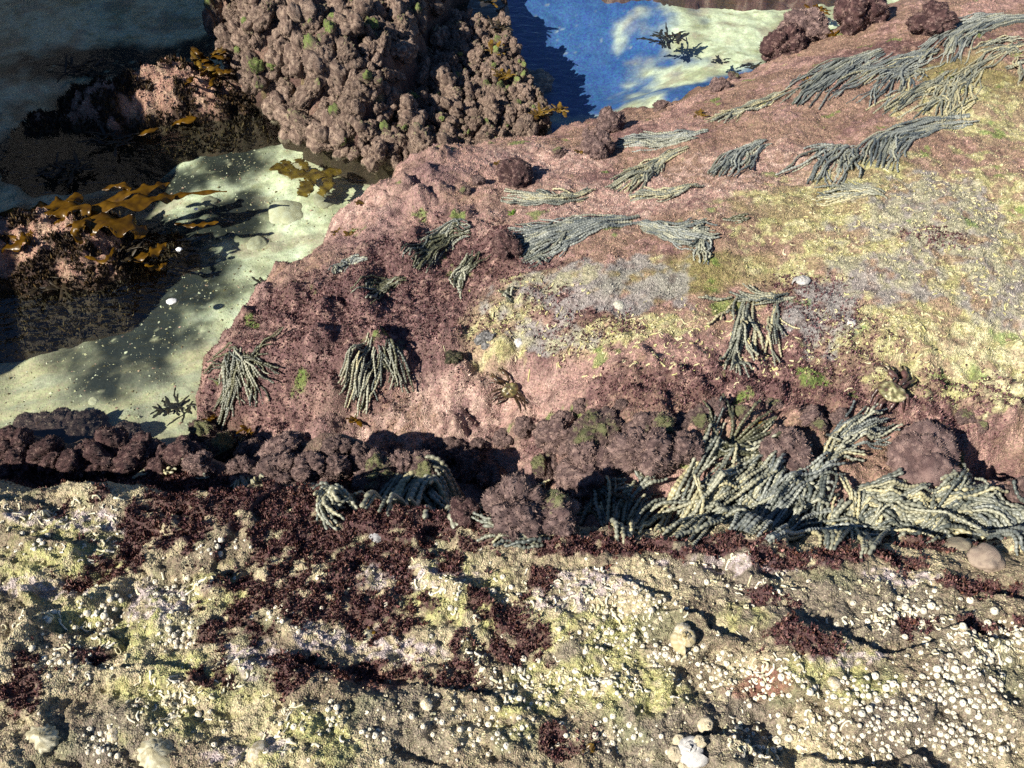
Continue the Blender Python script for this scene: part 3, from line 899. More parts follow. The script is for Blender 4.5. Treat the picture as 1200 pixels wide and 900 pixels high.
G_C = 'rounded algae cushions along the crevice'
CUSHIONS = [
    (606, 600, 30, CUSH[0], 'broad maroon algae cushion left of the dark gap in the crevice middle'),
    (648, 606, 25, CUSH[1], 'maroon cushion with a green top, joined to the right of the broad one'),
    (640, 552, 19, CUSH[3], 'small green-topped cushion above the pair in the crevice middle'),
    (690, 556, 32, CUSH[2], 'large pinkish cushion with a deep hollow under its right side'),
    (655, 510, 22, CUSH[4], 'pink-brown cushion at the foot of the slope below the crab'),
    (698, 516, 24, CUSH[1], 'cushion with yellow-green crown, right of the pink-brown one'),
    (752, 532, 32, CUSH[5], 'large pinkish cushion above the fan of beaded seaweed'),
    (762, 503, 22, CUSH[3], 'green-capped cushion standing behind the large pinkish cushion'),
    (800, 530, 19, CUSH[0], 'brown cushion beside the shaded tangle of beaded seaweed'),
    (914, 534, 26, CUSH[4], 'lone dome-shaped maroon cushion amid the pale beaded seaweed'),
    (1072, 540, 44, BIG, 'biggest maroon cushion, boulder-like with a pale streak, at right'),
    (1190, 582, 18, CUSH[0], 'pinkish cushion at the right edge below the dark hollow'),
    (545, 600, 14, CUSH_DARK[1], 'dark little cushion at the right end of the arching beaded strands'),
    (1003, 24, 27, CUSH_DARK[0], 'big dark maroon cushion beside the golden alga at the top'),
    (1088, 32, 19, CUSH_DARK[1], 'dark red cushion at the upper end of the seaweed drape'),
    (936, 42, 22, CUSH[5], 'greyish brown cushion at the corner of the far pool'),
    (915, 60, 19, CUSH_DARK[2], 'dark purple cushion overhanging the pale far pool'),
    (605, 208, 18, CUSH_DARK[0], 'dark cushion at the upper left rim of the sloping rock'),
    (714, 150, 16, CUSH[4], 'brown cushion on the rim near the blue water'),
    (700, 176, 15, CUSH[0], 'brown cushion just below the rim one near the blue water'),
    (622, 104, 19, KNOB[2], 'round grey-brown knob cushion standing out against the blue water'),
    (595, 292, 17, CUSH_DARK[1], 'dark brown lump left of the long grey seaweed drape'),
    (843, 104, 10, CUSH[2], 'small round brown cushion at the edge of the far pool'),
]
for px, py, r, me, lab in CUSHIONS:
    p, s = at(px, py + r * 0.25)
    lump('algae_cushion', me, p, r * s, 0.72 if me is BIG else 1.0, -0.08, label=lab, cat='algae', group=G_C)


# ------------------------------------------------------------------ beaded seaweed (strings of oval beads)
def strand_mesh(paths, r, bead, mat, seed, sides=6, rings=4):
    """a forked string of beads"""
    rr = np.random.default_rng(seed)
    VV, FF, off = [], [], 0
    for P in paths:
        seg = np.linalg.norm(np.diff(P, axis=0), axis=1); S = np.concatenate([[0], np.cumsum(seg)])
        nb = max(2, int(S[-1] / bead))
        prof = [0.5, 0.98, 1.06, 0.97] if rings == 4 else [0.55, 1.08, 1.0]
        ts, rs = [], []
        for i in range(nb):
            k = rr.uniform(0.78, 1.2) * (0.75 if i < 1 else 1.0) * (1.0 if i < nb - 2 else 0.8)
            for j, q in enumerate(prof):
                ts.append((i + j / len(prof)) / nb); rs.append(q * k)
        ts.append(1.0); rs.append(0.25)
        ts = np.array(ts) * S[-1]; rs = np.array(rs) * r
        Q = np.stack([np.interp(ts, S, P[:, k]) for k in range(3)], -1)
        T = np.gradient(Q, axis=0); T /= np.linalg.norm(T, axis=1)[:, None] + 1e-9
        A = np.cross(T, np.tile(np.array([0.13, 0.21, 0.97]), (len(Q), 1))); A /= np.linalg.norm(A, axis=1)[:, None] + 1e-9
        B = np.cross(A, T)
        th = np.arange(sides) * 2 * np.pi / sides
        V = Q[:, None, :] + rs[:, None, None] * (np.cos(th)[None, :, None] * A[:, None, :] + np.sin(th)[None, :, None] * B[:, None, :])
        i = np.arange(len(Q) - 1)[:, None] * sides; j = np.arange(sides)[None, :]; j2 = (j + 1) % sides
        FF.append(np.stack([i + j, i + j2, i + sides + j2, i + sides + j], -1).reshape(-1, 4) + off)
        VV.append(V.reshape(-1, 3)); off += len(VV[-1])
    return make_mesh('strand', np.concatenate(VV), np.concatenate(FF), mat)


def bez(ctrl, t):
    """smooth curve through control points (Catmull-Rom)"""
    c = np.array(ctrl, float)
    c = np.concatenate([[2 * c[0] - c[1]], c, [2 * c[-1] - c[-2]]])
    n = len(c) - 3
    u = np.clip(t, 0, 0.99999) * n; k = u.astype(int); f = (u - k)[:, None]
    p0, p1, p2, p3 = c[k], c[k + 1], c[k + 2], c[k + 3]
    return 0.5 * (2 * p1 + (p2 - p0) * f + (2 * p0 - 5 * p1 + 4 * p2 - p3) * f ** 2 + (3 * p1 - p0 - 3 * p2 + p3) * f ** 3)


SEED = [1000]
N_STRANDS = [0]


def tuft(label, ctrl, w0, w1, n, r=0.0034, mats=(M_BEAD, M_BEAD_GREY), lift=2.2, group='beaded seaweed draped over the sloping rock', wander=0.25,
         fan=0.0, smin=0.55, arch=0.0, fine=False):
    """strands run from the first control pixel towards the last; w0/w1 half widths in pixels"""
    SEED[0] += 1
    rr = np.random.default_rng(SEED[0])
    W = []
    for px, py in ctrl:
        p, s = at(px, py); W.append((p.x, p.y))
    root, s0 = at(*ctrl[0])
    top = put('beaded_seaweed', None, loc=root, label=label, cat='seaweed', group=group)
    n = int(n * (1.15 if fine else 0.85))
    r = r * (0.70 if fine else 0.64)
    locks = [(rr.uniform(-1, 1), rr.normal() * (0.8 if fine else 1.5), rr.uniform(0, 0.35), rr.uniform(-0.25, 0.1)) for _ in range(max(2, n // 7))]
    fan = fan + (0.60 if fine else 0.75)
    for k in range(n):
        lu, lh, la, lb = locks[k % len(locks)]                   # strands gather in ragged locks
        u = np.clip(lu + rr.normal() * 0.22, -1.1, 1.1)
        a = np.clip(la + rr.normal() * 0.10, 0, 0.65) if rr.random() < 0.8 else rr.uniform(0.2, 0.6)
        b = np.clip((0.93 if fine else 0.82) + lb + rr.normal() * 0.14, a + 0.22, 1.0)
        t = np.linspace(a, b, 24)
        c = bez(W, t)
        tg = np.gradient(c, axis=0); tg /= np.linalg.norm(tg, axis=1)[:, None] + 1e-9
        nrm = np.stack([-tg[:, 1], tg[:, 0]], -1)
        wid = mix(w0, w1, t) * s0 * 1.1
        ph = rr.uniform(0, 6.28); fr = rr.uniform(0.7, 2.2)
        tt = (t - a) / (b - a)
        off = u * wid + (wander if fine else 0.3 * wander) * wid * (np.sin(fr * 3 * tt + ph) - math.sin(ph)) + (0.45 * fan * rr.normal() + lh * (0.8 if fine else 0.6)) * wid * tt ** 1.3
        off = off + (0.0014 if fine else 0.0005) * np.cumsum(rr.normal(size=len(t))) + (0 if fine else 0.010 * rr.normal() * tt ** 2)
        xy = c + nrm * off[:, None]
        lay_ = rr.uniform(0, 1)
        z = ground(xy[:, 0], xy[:, 1])
        ker = np.array([1, 2, 3, 2, 1]) / 9.0
        z = np.maximum(z, np.convolve(np.pad(z, 2, 'edge'), ker, 'valid'))
        hump = 0.25 + 0.75 * np.sin(np.pi * np.clip(tt, 0.05, 0.95))
        z = z + r * 0.7 + r * lift * lay_ * (1 - u * u * 0.6) * hump + arch * np.sin(np.pi * tt) * (0.2 + 0.8 * lay_)
        z = z + r * (0.8 if fine else 0.3) * np.sin(tt * fr * 7 + ph) + r * (1.6 * rr.normal() if fine else 4.0 * abs(rr.normal())) * tt
        z = np.maximum(z, ground(xy[:, 0], xy[:, 1]) + r * 0.3)
        path = np.stack([xy[:, 0] - root.x, xy[:, 1] - root.y, z - root.z], -1)
        m = mats[0] if rr.random() < 0.6 else mats[-1]
        rad = r * rr.uniform(0.75, 1.2)
        paths = [path]
        if rr.random() < 0.45:                                   # a fork
            i0 = rr.integers(8, 18); q = path[i0:].copy()
            f_ = np.linspace(0, 1, len(q))[:, None] ** 0.8
            q[:, :2] += nrm[i0:] * f_ * rr.choice([-1, 1]) * rr.uniform(0.006, 0.018)
            q[:, 2] += f_[:, 0] * rr.uniform(-0.001, 0.006)
            paths.append(q[: rr.integers(max(5, len(q) // 2), len(q) + 1)])
        me = strand_mesh(paths, rad, rad * rr.uniform(2.0, 2.8), m, SEED[0] * 100 + k, 5 if fine else 6, 3 if fine else 4)
        put('strand', me, parent=top); N_STRANDS[0] += 1
    return top


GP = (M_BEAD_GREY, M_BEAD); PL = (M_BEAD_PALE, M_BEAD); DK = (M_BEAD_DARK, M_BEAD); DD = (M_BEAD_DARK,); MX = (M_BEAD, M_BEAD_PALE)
tuft('grey beaded seaweed hanging down-left below the big dark cushion at top', [(1036, 60), (990, 82), (938, 126)], 12, 20, 46, mats=GP, fine=True)
tuft('long grey-green seaweed drape right of the one below the big cushion', [(1105, 62), (1062, 86), (1018, 128)], 18, 22, 52, mats=(M_BEAD_GREY, M_BEAD_PALE), fine=True)
tuft('grey seaweed mass running in from the top right corner', [(1215, 18), (1150, 24), (1108, 46), (1088, 74)], 12, 16, 48, mats=GP, fine=True)
tuft('pale seaweed bundle in the middle of the upper right seaweed field', [(1135, 82), (1108, 108), (1068, 142)], 18, 22, 44, mats=PL, fine=True)
tuft('broad seaweed drape curling down at its left end, upper right', [(1142, 142), (1092, 150), (1045, 165), (1030, 198)], 13, 14, 50, mats=GP, fine=True)
tuft('short thick seaweed clump left of the curling drape', [(1008, 172), (978, 182), (950, 218)], 13, 16, 34, mats=GP, fine=True)
tuft('pale yellowish seaweed clump lying flat below the short thick one', [(1040, 232), (1000, 228), (955, 232)], 6, 12, 30, mats=PL, fine=True)
tuft('loose sparse pale strands at the right edge near the top', [(1210, 58), (1175, 78), (1145, 106)], 16, 20, 16, mats=PL, fine=True, fan=0.5)
tuft('thin scattered strands on olive crust at the right edge', [(1140, 62), (1170, 55), (1205, 60)], 6, 14, 14, mats=MX, fine=True, fan=0.4)
tuft('small pale seaweed spray nearest the far pool corner', [(928, 106), (885, 125), (842, 145)], 5, 14, 22, mats=PL, fine=True, fan=0.3)
tuft('dark-rooted seaweed spray right of the rim bundles', [(898, 166), (868, 182), (838, 208)], 7, 13, 30, mats=GP, fine=True)
tuft('flat grey seaweed bundle along the rim by the blue water', [(830, 156), (785, 166), (722, 172)], 8, 8, 36, mats=GP, fine=True)
tuft('broad grey seaweed bundle slanting below the rim bundle', [(800, 172), (758, 195), (715, 222)], 12, 14, 44, mats=MX, fine=True)
tuft('slim pale seaweed bundle ending below the dark-rooted spray', [(834, 214), (790, 228), (738, 236)], 7, 9, 30, mats=PL, fine=True)
tuft('ragged seaweed bundle left of the slanting bundle, by a dark cushion', [(700, 224), (650, 236), (588, 232)], 7, 10, 30, mats=MX, fine=True, fan=0.3)
tuft('longest grey seaweed drape in the centre of the sloping rock', [(750, 256), (695, 262), (645, 275), (604, 290)], 13, 20, 72, mats=GP, fine=True)
tuft('grey seaweed drape joined to the right end of the longest one', [(748, 264), (795, 276), (842, 276)], 9, 14, 46, mats=GP, fine=True)
tuft('little bunch of strands under the right drape end', [(826, 268), (822, 286), (815, 308)], 6, 10, 12, fine=True, fan=0.4)
tuft('two-pronged pale strands below the left end of the longest drape', [(604, 292), (622, 298), (642, 308)], 4, 4, 8, mats=PL, fine=True)
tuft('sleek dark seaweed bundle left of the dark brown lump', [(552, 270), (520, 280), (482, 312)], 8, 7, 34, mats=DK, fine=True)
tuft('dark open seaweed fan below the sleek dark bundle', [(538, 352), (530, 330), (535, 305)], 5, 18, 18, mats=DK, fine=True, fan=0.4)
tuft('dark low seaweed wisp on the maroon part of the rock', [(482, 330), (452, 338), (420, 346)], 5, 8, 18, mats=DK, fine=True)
tuft('grey-green wisp near the left waterline of the sloping rock', [(432, 302), (408, 310), (390, 322)], 4, 8, 14, fine=True, fan=0.3)
tuft('arched seaweed curtain hanging over the hollow with golden alga', [(438, 392), (425, 430), (408, 486)], 16, 16, 30, r=.0034, mats=MX, arch=0.012, lift=3)
tuft('right half of the hanging seaweed curtain, shorter and darker', [(446, 392), (456, 430), (462, 478)], 10, 12, 22, r=.0034, mats=DK, arch=0.012, lift=3)
tuft('drooping dark seaweed tuft on the left tip of the sloping rock', [(280, 405), (282, 450), (285, 512)], 22, 22, 62, r=.0034, mats=DK, arch=0.006, fan=0.3)
tuft('dark strands spreading sideways above the drooping left tuft', [(288, 430), (262, 420), (236, 442)], 8, 12, 10, r=.003, mats=DD, fan=0.5)
tuft('dark strands reaching right from the drooping left tuft', [(286, 432), (306, 426), (335, 415)], 8, 12, 9, r=.003, mats=DD, fan=0.5)
tuft('sprawling seaweed arm running left from the white shell', [(932, 346), (890, 350), (842, 340)], 6, 12, 20, r=.0038, mats=MX, fan=0.3)
tuft('seaweed strands trailing straight down from the sprawling arm', [(892, 350), (880, 392), (868, 444)], 16, 14, 30, r=.0038, mats=MX, fan=0.35)
tuft('few seaweed strands bent down-left from the sprawling arm', [(862, 346), (848, 366), (832, 386)], 4, 5, 4, r=.0038, mats=MX)
tuft('tiny dark seaweed knot beside the yellow crust', [(602, 336), (592, 342), (584, 348)], 5, 7, 9, mats=DK, fine=True, fan=0.6)
tuft('small twiggy strand scrap right of the grey drapes', [(880, 252), (868, 258), (855, 264)], 3, 5, 6, mats=DK, fine=True, fan=0.5)

GC = 'beaded seaweed in the crevice'
kw = dict(group=GC, lift=3.0)
tuft('arching rows of fat round beads in the crevice', [(556, 612), (530, 578), (478, 574), (438, 606)], 20, 22, 46, r=.0060, mats=MX, arch=0.008, wander=0.12, **kw)
tuft('knotted seaweed clump at the left end of the arching beads', [(430, 606), (400, 582), (385, 600), (402, 618)], 10, 12, 24, r=.0043, mats=MX, arch=0.012, fan=0.4, **kw)
tuft('single pale strand reaching left from the knotted clump', [(400, 580), (378, 576), (362, 590)], 3, 4, 5, r=.0042, mats=PL, **kw)
tuft('branching pale seaweed in front of the broad cushion', [(655, 628), (610, 634), (550, 620)], 7, 14, 24, r=.0046, mats=PL, arch=0.01, fan=0.2, **kw)
tuft('yellowish strand pair on the green-topped cushion', [(620, 578), (634, 572), (655, 568)], 4, 3, 4, r=.0042, mats=PL, **kw)
tuft('shaded blue-black seaweed tangle right of the green-topped pair', [(668, 606), (700, 582), (742, 580)], 16, 18, 34, r=.0045, mats=DK, **kw)  # dark strands put the cushion's shade into the colour
tuft('yellow-based seaweed fan at the dark gap, splayed upward', [(738, 638), (735, 605), (745, 565)], 12, 36, 44, r=.0045, mats=PL, arch=0.01, fan=0.3, **kw)
tuft('forked grey strand standing up in the crevice middle', [(716, 580), (724, 555), (720, 532)], 4, 9, 7, r=.0048, mats=GP, arch=0.02, **kw)
tuft('stiff thick strands between the two large pinkish cushions', [(760, 590), (748, 560), (742, 530)], 6, 6, 5, r=.0055, mats=PL, arch=0.01, **kw)
tuft('pale seaweed fan spreading upward right of the yellow-based one', [(790, 632), (825, 598), (880, 552)], 22, 34, 90, r=.0045, mats=MX, arch=0.012, fan=0.25, **kw)
tuft('dense combed seaweed fan left of centre in the right bed', [(870, 625), (920, 592), (985, 548)], 26, 32, 100, r=.0046, mats=GP, arch=0.012, fan=0.2, **kw)
tuft('upright splay of thick strands in front of the right bed', [(988, 650), (992, 615), (1020, 575)], 26, 34, 66, r=.0046, mats=MX, arch=0.012, fan=0.25, **kw)
tuft('tangled pale seaweed under the biggest cushion', [(1000, 580), (1060, 592), (1130, 598)], 18, 24, 70, r=.0046, mats=PL, arch=0.01, fan=0.35, **kw)
tuft('seaweed bed below the biggest cushion toward the right edge', [(1050, 632), (1110, 604), (1170, 585)], 22, 28, 80, r=.0046, mats=MX, arch=0.012, fan=0.3, **kw)
tuft('seaweed running out of the picture at the right edge of the crevice', [(1225, 660), (1165, 622), (1110, 595)], 22, 26, 80, r=.0046, mats=GP, arch=0.012, fan=0.25, **kw)
tuft('fine grey seaweed mat behind the lone dome cushion', [(965, 522), (1000, 510), (1045, 502)], 10, 14, 44, r=.0034, mats=GP, fan=0.2, **kw)
tuft('short seaweed tuft between the dome cushion and biggest cushion', [(960, 560), (975, 530), (1000, 520)], 12, 16, 26, r=.0042, mats=MX, fan=0.3, **kw)
tuft('shaded dark seaweed tangle above the combed fan', [(815, 552), (862, 536), (920, 516)], 20, 22, 60, r=.0042, mats=DK, fan=0.3, **kw)  # shade over this tangle is put into its dark strand colour
tuft('pale strands emerging from the shaded dark tangle', [(870, 570), (890, 545), (905, 518)], 6, 14, 14, r=.0045, mats=PL, fan=0.4, arch=0.015, **kw)
tuft('yellow-white stubby strands in the left crevice under dark knobs', [(150, 566), (185, 556), (216, 560)], 5, 6, 10, r=.0042, mats=(M_BEAD_PALE,), fan=0.4, **kw)
tuft('yellow-white stubby strands left of the knotted clump', [(268, 570), (292, 562), (305, 572)], 5, 7, 9, r=.0042, mats=(M_BEAD_PALE,), fan=0.4, **kw)
tuft('single stubby strand between the two yellow-white groups', [(228, 556), (240, 560), (252, 558)], 3, 4, 4, r=.0042, mats=(M_BEAD_PALE,), **kw)
print('strands', N_STRANDS[0])


# ------------------------------------------------------------------ leafy weeds
def ribbon(path, width, mat, name, parent, ruffle=0.15, curl=0.2, seed=1, thick=0.0009, jag=0.0):
    """a blade with thickness; path (n,3), width (n,)"""
    r = np.random.default_rng(seed)
    P = np.array(path); n = len(P); m = 9
    T = np.gradient(P, axis=0); T /= np.linalg.norm(T, axis=1)[:, None] + 1e-9
    A = np.cross(T, np.tile([0.05, 0.1, 1.0], (n, 1))); A /= np.linalg.norm(A, axis=1)[:, None] + 1e-9
    N = np.cross(A, T)
    u = np.linspace(-1, 1, m)
    t = np.linspace(0, 1, n)
    jw = 1 + jag * r.uniform(-1, 1, (n, 2))
    half = np.where(u[None, :] < 0, jw[:, :1], jw[:, 1:]) * width[:, None]
    ph = r.uniform(0, 6.28, 3)
    wave = ruffle * width[:, None] * (np.abs(u)[None, :] ** 2) * np.sin(t[:, None] * 22 + ph[0] + 2.0 * u[None, :]) - curl * width[:, None] * u[None, :] ** 2
    V = P[:, None, :] + A[:, None, :] * (u[None, :, None] * half[:, :, None]) + N[:, None, :] * wave[:, :, None]
    top = V + N[:, None, :] * thick / 2; bot = V - N[:, None, :] * thick / 2
    v = np.concatenate([top.reshape(-1, 3), bot.reshape(-1, 3)])
    i = np.arange(n - 1)[:, None] * m; j = np.arange(m - 1)[None, :]
    f = np.stack([i + j, i + j + 1, i + m + j + 1, i + m + j], -1).reshape(-1, 4)
    K = n * m
    rim = []
    for a in range(n - 1):
        rim += [(a * m, a * m + m, K + a * m + m, K + a * m), (a * m + m - 1, K + a * m + m - 1, K + a * m + 2 * m - 1, a * m + 2 * m - 1)]
    return put(name, make_mesh(name, v, [f, f[:, ::-1] + K, np.array(rim)], mat), parent=parent)


def blade(parent, org, ctrl, zs, wpx, mat=M_KELP, seed=1, ruffle=0.15, curl=0.2, jag=0.0, name='blade', base_w=0.15, n=28):
    """ctrl pixels on the water level, zs heights above the water at each"""
    W = []; s = 0
    for (px, py), z in zip(ctrl, zs):
        d = ray(px, py); t = (z - CAM_H) / d[2]
        W.append((d[0] * t, d[1] * t, z)); s = t / FPX
    t = np.linspace(0, 1, n)
    P = bez(W, t)
    w = wpx * s * (base_w + (1 - base_w) * np.sin(np.pi * np.clip(t * 0.93 + 0.03, 0, 1)) ** 0.6)
    return ribbon(P - np.array(org), w, mat, name, parent, ruffle, curl, seed, jag=jag)


def plant(name, label, px, py, cat='seaweed', group=None, z=None):
    p, s = at(px, py, 0.0 if z is None else None)
    if z is not None:
        d = ray(px, py); t = (z - CAM_H) / d[2]; p = Vector((d[0] * t, d[1] * t, z))
    return put(name, None, loc=p, label=label, cat=cat, group=group), p


GK = 'golden kelp in the left pool'
k, o = plant('golden_kelp', 'golden kelp with broad blades spread over the left boulder', 70, 262, 'kelp', GK)
for i, (c_, zz, w) in enumerate([
        ([(60, 262), (110, 258), (150, 262), (172, 274)], [.07, .09, .085, .06], 15),
        ([(80, 252), (130, 240), (180, 232), (208, 228)], [.06, .08, .07, .05], 10),
        ([(100, 245), (150, 226), (180, 218), (198, 214)], [.05, .07, .065, .05], 7),
        ([(40, 262), (70, 246), (95, 244), (90, 262)], [.06, .085, .09, .07], 12),
        ([(0, 250), (40, 246), (70, 238), (95, 228)], [.05, .06, .06, .05], 13),
        ([(150, 232), (190, 232), (225, 226), (266, 224)], [.05, .055, .05, .045], 4),
        ([(96, 286), (88, 268), (100, 258), (110, 270)], [.07, .10, .10, .08], 6),
        ([(0, 292), (18, 286), (30, 278), (38, 284)], [.06, .08, .085, .07], 9),
        ([(0, 270), (20, 276), (40, 272), (52, 262)], [.06, .07, .07, .06], 6),
        ([(150, 305), (172, 298), (186, 290), (194, 284)], [.01, .02, .02, .015], 7),
        ([(100, 300), (120, 306), (128, 300), (134, 290)], [.07, .08, .08, .07], 3),
        ([(205, 262), (225, 264), (240, 262), (256, 260)], [.01, .012, .012, .01], 3.5),
        ([(120, 222), (140, 216), (150, 222), (140, 232)], [.06, .075, .07, .06], 5),
        ([(170, 310), (180, 313), (188, 312), (194, 308)], [.01, .012, .012, .01], 4)]):
    blade(k, o, c_, zz, w, seed=400 + i, ruffle=0.5, curl=0.25, jag=0.22)
k, o = plant('golden_kelp', 'curly golden kelp at the right end of the far left boulder', 240, 85, 'kelp', GK)
for i in range(16):
    a = rnd.uniform(0, 6.28); L = rnd.uniform(14, 34)
    x0, y0 = 243 + rnd.uniform(-14, 14), 80 + rnd.uniform(-18, 12)
    dx, dy = math.cos(a) * L, math.sin(a) * L * 0.7 - 4
    blade(k, o, [(x0, y0), (x0 + dx * .4 + rnd.uniform(-4, 4), y0 + dy * .4 - 3), (x0 + dx * .75, y0 + dy * .75), (x0 + dx, y0 + dy)],
          [.05, .09, .10, .06], rnd.uniform(2.5, 5), seed=430 + i, ruffle=0.3, curl=0.4, jag=0.35, mat=M_KELP if i % 3 else M_ALGA)
k, o = plant('golden_kelp', 'two submerged golden kelp blades below the far left boulder', 200, 140, 'kelp', GK)
for i, (c_, w) in enumerate([([(185, 142), (195, 130), (205, 122), (220, 118)], 9), ([(200, 145), (212, 140), (222, 138), (228, 132)], 8), ([(150, 160), (165, 156), (176, 152), (185, 150)], 5)]):
    blade(k, o, c_, [.0, .012, .018, .012], w, seed=450 + i)
k, o = plant('jagged_alga', 'jagged yellow-brown alga floating over the pale sand', 352, 205, 'alga')
for i, (c_, w) in enumerate([([(400, 200), (375, 203), (350, 204), (320, 194)], 10), ([(365, 205), (362, 214), (358, 222), (354, 230)], 9), ([(378, 200), (385, 212), (380, 222), (374, 228)], 7),
                             ([(350, 202), (340, 196), (335, 190), (330, 188)], 5), ([(360, 200), (356, 192), (350, 188), (348, 186)], 5)]):
    blade(k, o, c_, [-.02, -.015, -.015, -.02], w, M_ALGA, 460 + i, 0.2, 0.1, jag=0.3, base_w=0.5)


def bush(name, label, px, py, rpx, n, mat, seed, cat='alga', group='small brown algae on the rock edges', wlo=1.2, whi=3.0, jag=0.3, up=1.0, z=None, spread=1.0):
    """a small leafy alga: short lobed blades round a holdfast"""
    k, o = plant(name, label, px, py, cat, group, z)
    if 560 < px < 670 and py < 160:
        o.z += 0.03; k.location = o; rpx *= 1.25
    s = (CAM_H - o.z) / -ray(px, py)[2] / FPX
    r = random.Random(seed)
    for i in range(n):
        a = r.uniform(0, 6.28); L = rpx * s * r.uniform(0.5, 1.1)
        el = r.uniform(0.15, 0.9) * up
        b0 = np.array([r.uniform(-.4, .4) * rpx * s * spread, r.uniform(-.3, .3) * rpx * s * spread, 0])
        d = np.array([math.cos(a) * math.cos(el), math.sin(a) * math.cos(el), math.sin(el)])
        t = np.linspace(0, 1, 7)[:, None]
        P = b0 + d * L * t + np.array([0, 0, -0.25 * L]) * t ** 2 + np.array([r.uniform(-.2, .2), r.uniform(-.2, .2), 0]) * L * t ** 2
        w = r.uniform(wlo, whi) * s * (0.35 + 0.65 * np.sin(np.pi * np.linspace(0.1, 0.95, 7)))
        ribbon(P, w, mat, 'frond', k, 0.3, 0.2, seed * 50 + i, jag=jag)


for a in [
    ('brown_alga', 'yellow-brown alga on the mound edge highest by the blue water', 582, 72, 14, 16, M_ALGA, 1),
    ('brown_alga', 'brown alga clump left of the round grey-brown knob', 592, 100, 13, 16, M_ALGA, 2),
    ('brown_alga', 'dark alga fringe on the mound where it meets deep blue water', 585, 45, 15, 16, M_DARKWEED, 3),
    ('brown_alga', 'golden leafy alga at the foot of the round grey-brown knob', 632, 146, 15, 22, M_ALGA, 4),
    ('brown_alga', 'alga sprigs at the blue pool rim right of the golden leafy one', 655, 140, 10, 12, M_ALGA, 5),
    ('brown_alga', 'brown sprig in the saddle between mound and sloping rock', 585, 195, 9, 12, M_ALGA, 6),
    ('brown_alga', 'brown sprig on the left waterline below the saddle', 425, 238, 10, 12, M_ALGA, 7),
    ('brown_alga', 'upright brown sprig on the left shore of the sloping rock', 395, 272, 9, 10, M_ALGA, 8),
    ('brown_alga', 'brown sprig patch just inside the left shore', 412, 275, 10, 12, M_ALGA, 9),
    ('brown_alga', 'golden alga in the shaded hollow behind the hanging curtain', 415, 492, 13, 18, M_KELP, 10),
    ('brown_alga', 'orange-brown alga at the foot of the drooping left tuft', 292, 505, 14, 18, M_KELP, 11),
    ('brown_alga', 'orange alga at the lower left corner of the sloping rock', 246, 490, 8, 9, M_KELP, 12),
    ('brown_alga', 'golden alga hanging between cushions at the top of the far pool', 955, 12, 14, 14, M_KELP, 13),
    ('brown_alga', 'bright golden alga in the gap below the top golden one', 975, 42, 13, 16, M_KELP, 14),
    ('brown_alga', 'dark leafy alga beside the hanging grey seaweed at top', 948, 96, 9, 14, M_ALGA, 15),
    ('brown_alga', 'brown sprigs on the rim between rim cushion and pale spray', 820, 135, 11, 12, M_ALGA, 16),
    ('brown_alga', 'small brown alga at the rim beside two brown cushions', 680, 180, 9, 10, M_ALGA, 17),
    ('brown_alga', 'brown alga blade lying below the second crab', 992, 500, 8, 5, M_ALGA, 18),
    ('brown_alga', 'yellowish alga in a dark pit below the yellow crust', 728, 474, 8, 9, M_ALGA, 19),
    ('brown_alga', 'brown alga speck in the pits near the crevice centre', 885, 494, 8, 8, M_ALGA, 20),
    ('brown_alga', 'dark alga clump in the turf near the bottom centre', 690, 880, 12, 10, M_ALGA, 21),
    ('brown_alga', 'olive leafy alga on the foreground rock left of centre', 432, 742, 13, 8, M_ALGA, 22),
    ('brown_alga', 'orange-brown alga at the very top of the mound edge', 575, 12, 14, 14, M_ALGA, 33),
]:
    bush(*a)
for a in [
    ('green_weed', 'bright green weed spot near the dark cushion on the rock', 598, 250, 6, 16, M_GREEN, 41),
    ('green_weed', 'green weed tuft on the small green-topped cushion', 642, 540, 5, 12, M_GREEN, 42),
    ('green_weed', 'green weed tuft on the paired cushion', 650, 586, 5, 12, M_GREEN, 43),
    ('green_weed', 'green weed tuft in the left crevice', 420, 558, 6, 12, M_GREEN, 44),
    ('green_weed', 'green weed strip under the right seaweed bed', 1075, 628, 8, 16, M_GREEN, 45),
]:
    bush(*a, group='bright green weed tufts', wlo=0.6, whi=1.2)
GD = 'dark fringing weed in the water'
for a in [
    ('fringing_weed', 'dark fringed weed in the water at the left shore of the rock', 318, 335, 20, 26, M_DARKWEED, 51),
    ('fringing_weed', 'dark fringed weed just above the other along the left shore', 362, 318, 16, 22, M_DARKWEED, 52),
    ('fringing_weed', 'branched dark weed under water beside the left tip of rock', 208, 478, 24, 30, M_DARKWEED, 53),
    ('fringing_weed', 'dark feathery weed floating in the far pool', 782, 46, 22, 34, M_DARKWEED, 54),
    ('fringing_weed', 'small dark sprig sticking up in the far pool', 845, 72, 10, 14, M_DARKWEED, 55),
    ('fringing_weed', 'dark sprig right of the small one in the far pool', 880, 78, 10, 14, M_DARKWEED, 56),
    ('fringing_weed', 'dark weed clump on the back side of the far left boulder', 95, 80, 30, 30, M_DARKWEED, 57),
    ('fringing_weed', 'black weed clump above the golden kelp', 75, 200, 30, 34, M_DARKWEED, 58),
    ('fringing_weed', 'dark weed covering the lower left boulder side', 60, 330, 30, 34, M_DARKWEED, 59),
    ('fringing_weed', 'dark weed between the kelp and the shaded channel', 140, 300, 26, 28, M_DARKWEED, 60),
    ('fringing_weed', 'dark weed along the bottom of the far left boulder', 130, 165, 26, 26, M_DARKWEED, 61),
]:
    bush(*a, cat='seaweed', group=GD, wlo=1.0, whi=2.6, jag=0.6, up=0.7, z=0.012 if a[2] < 200 else -0.012, spread=1.6)


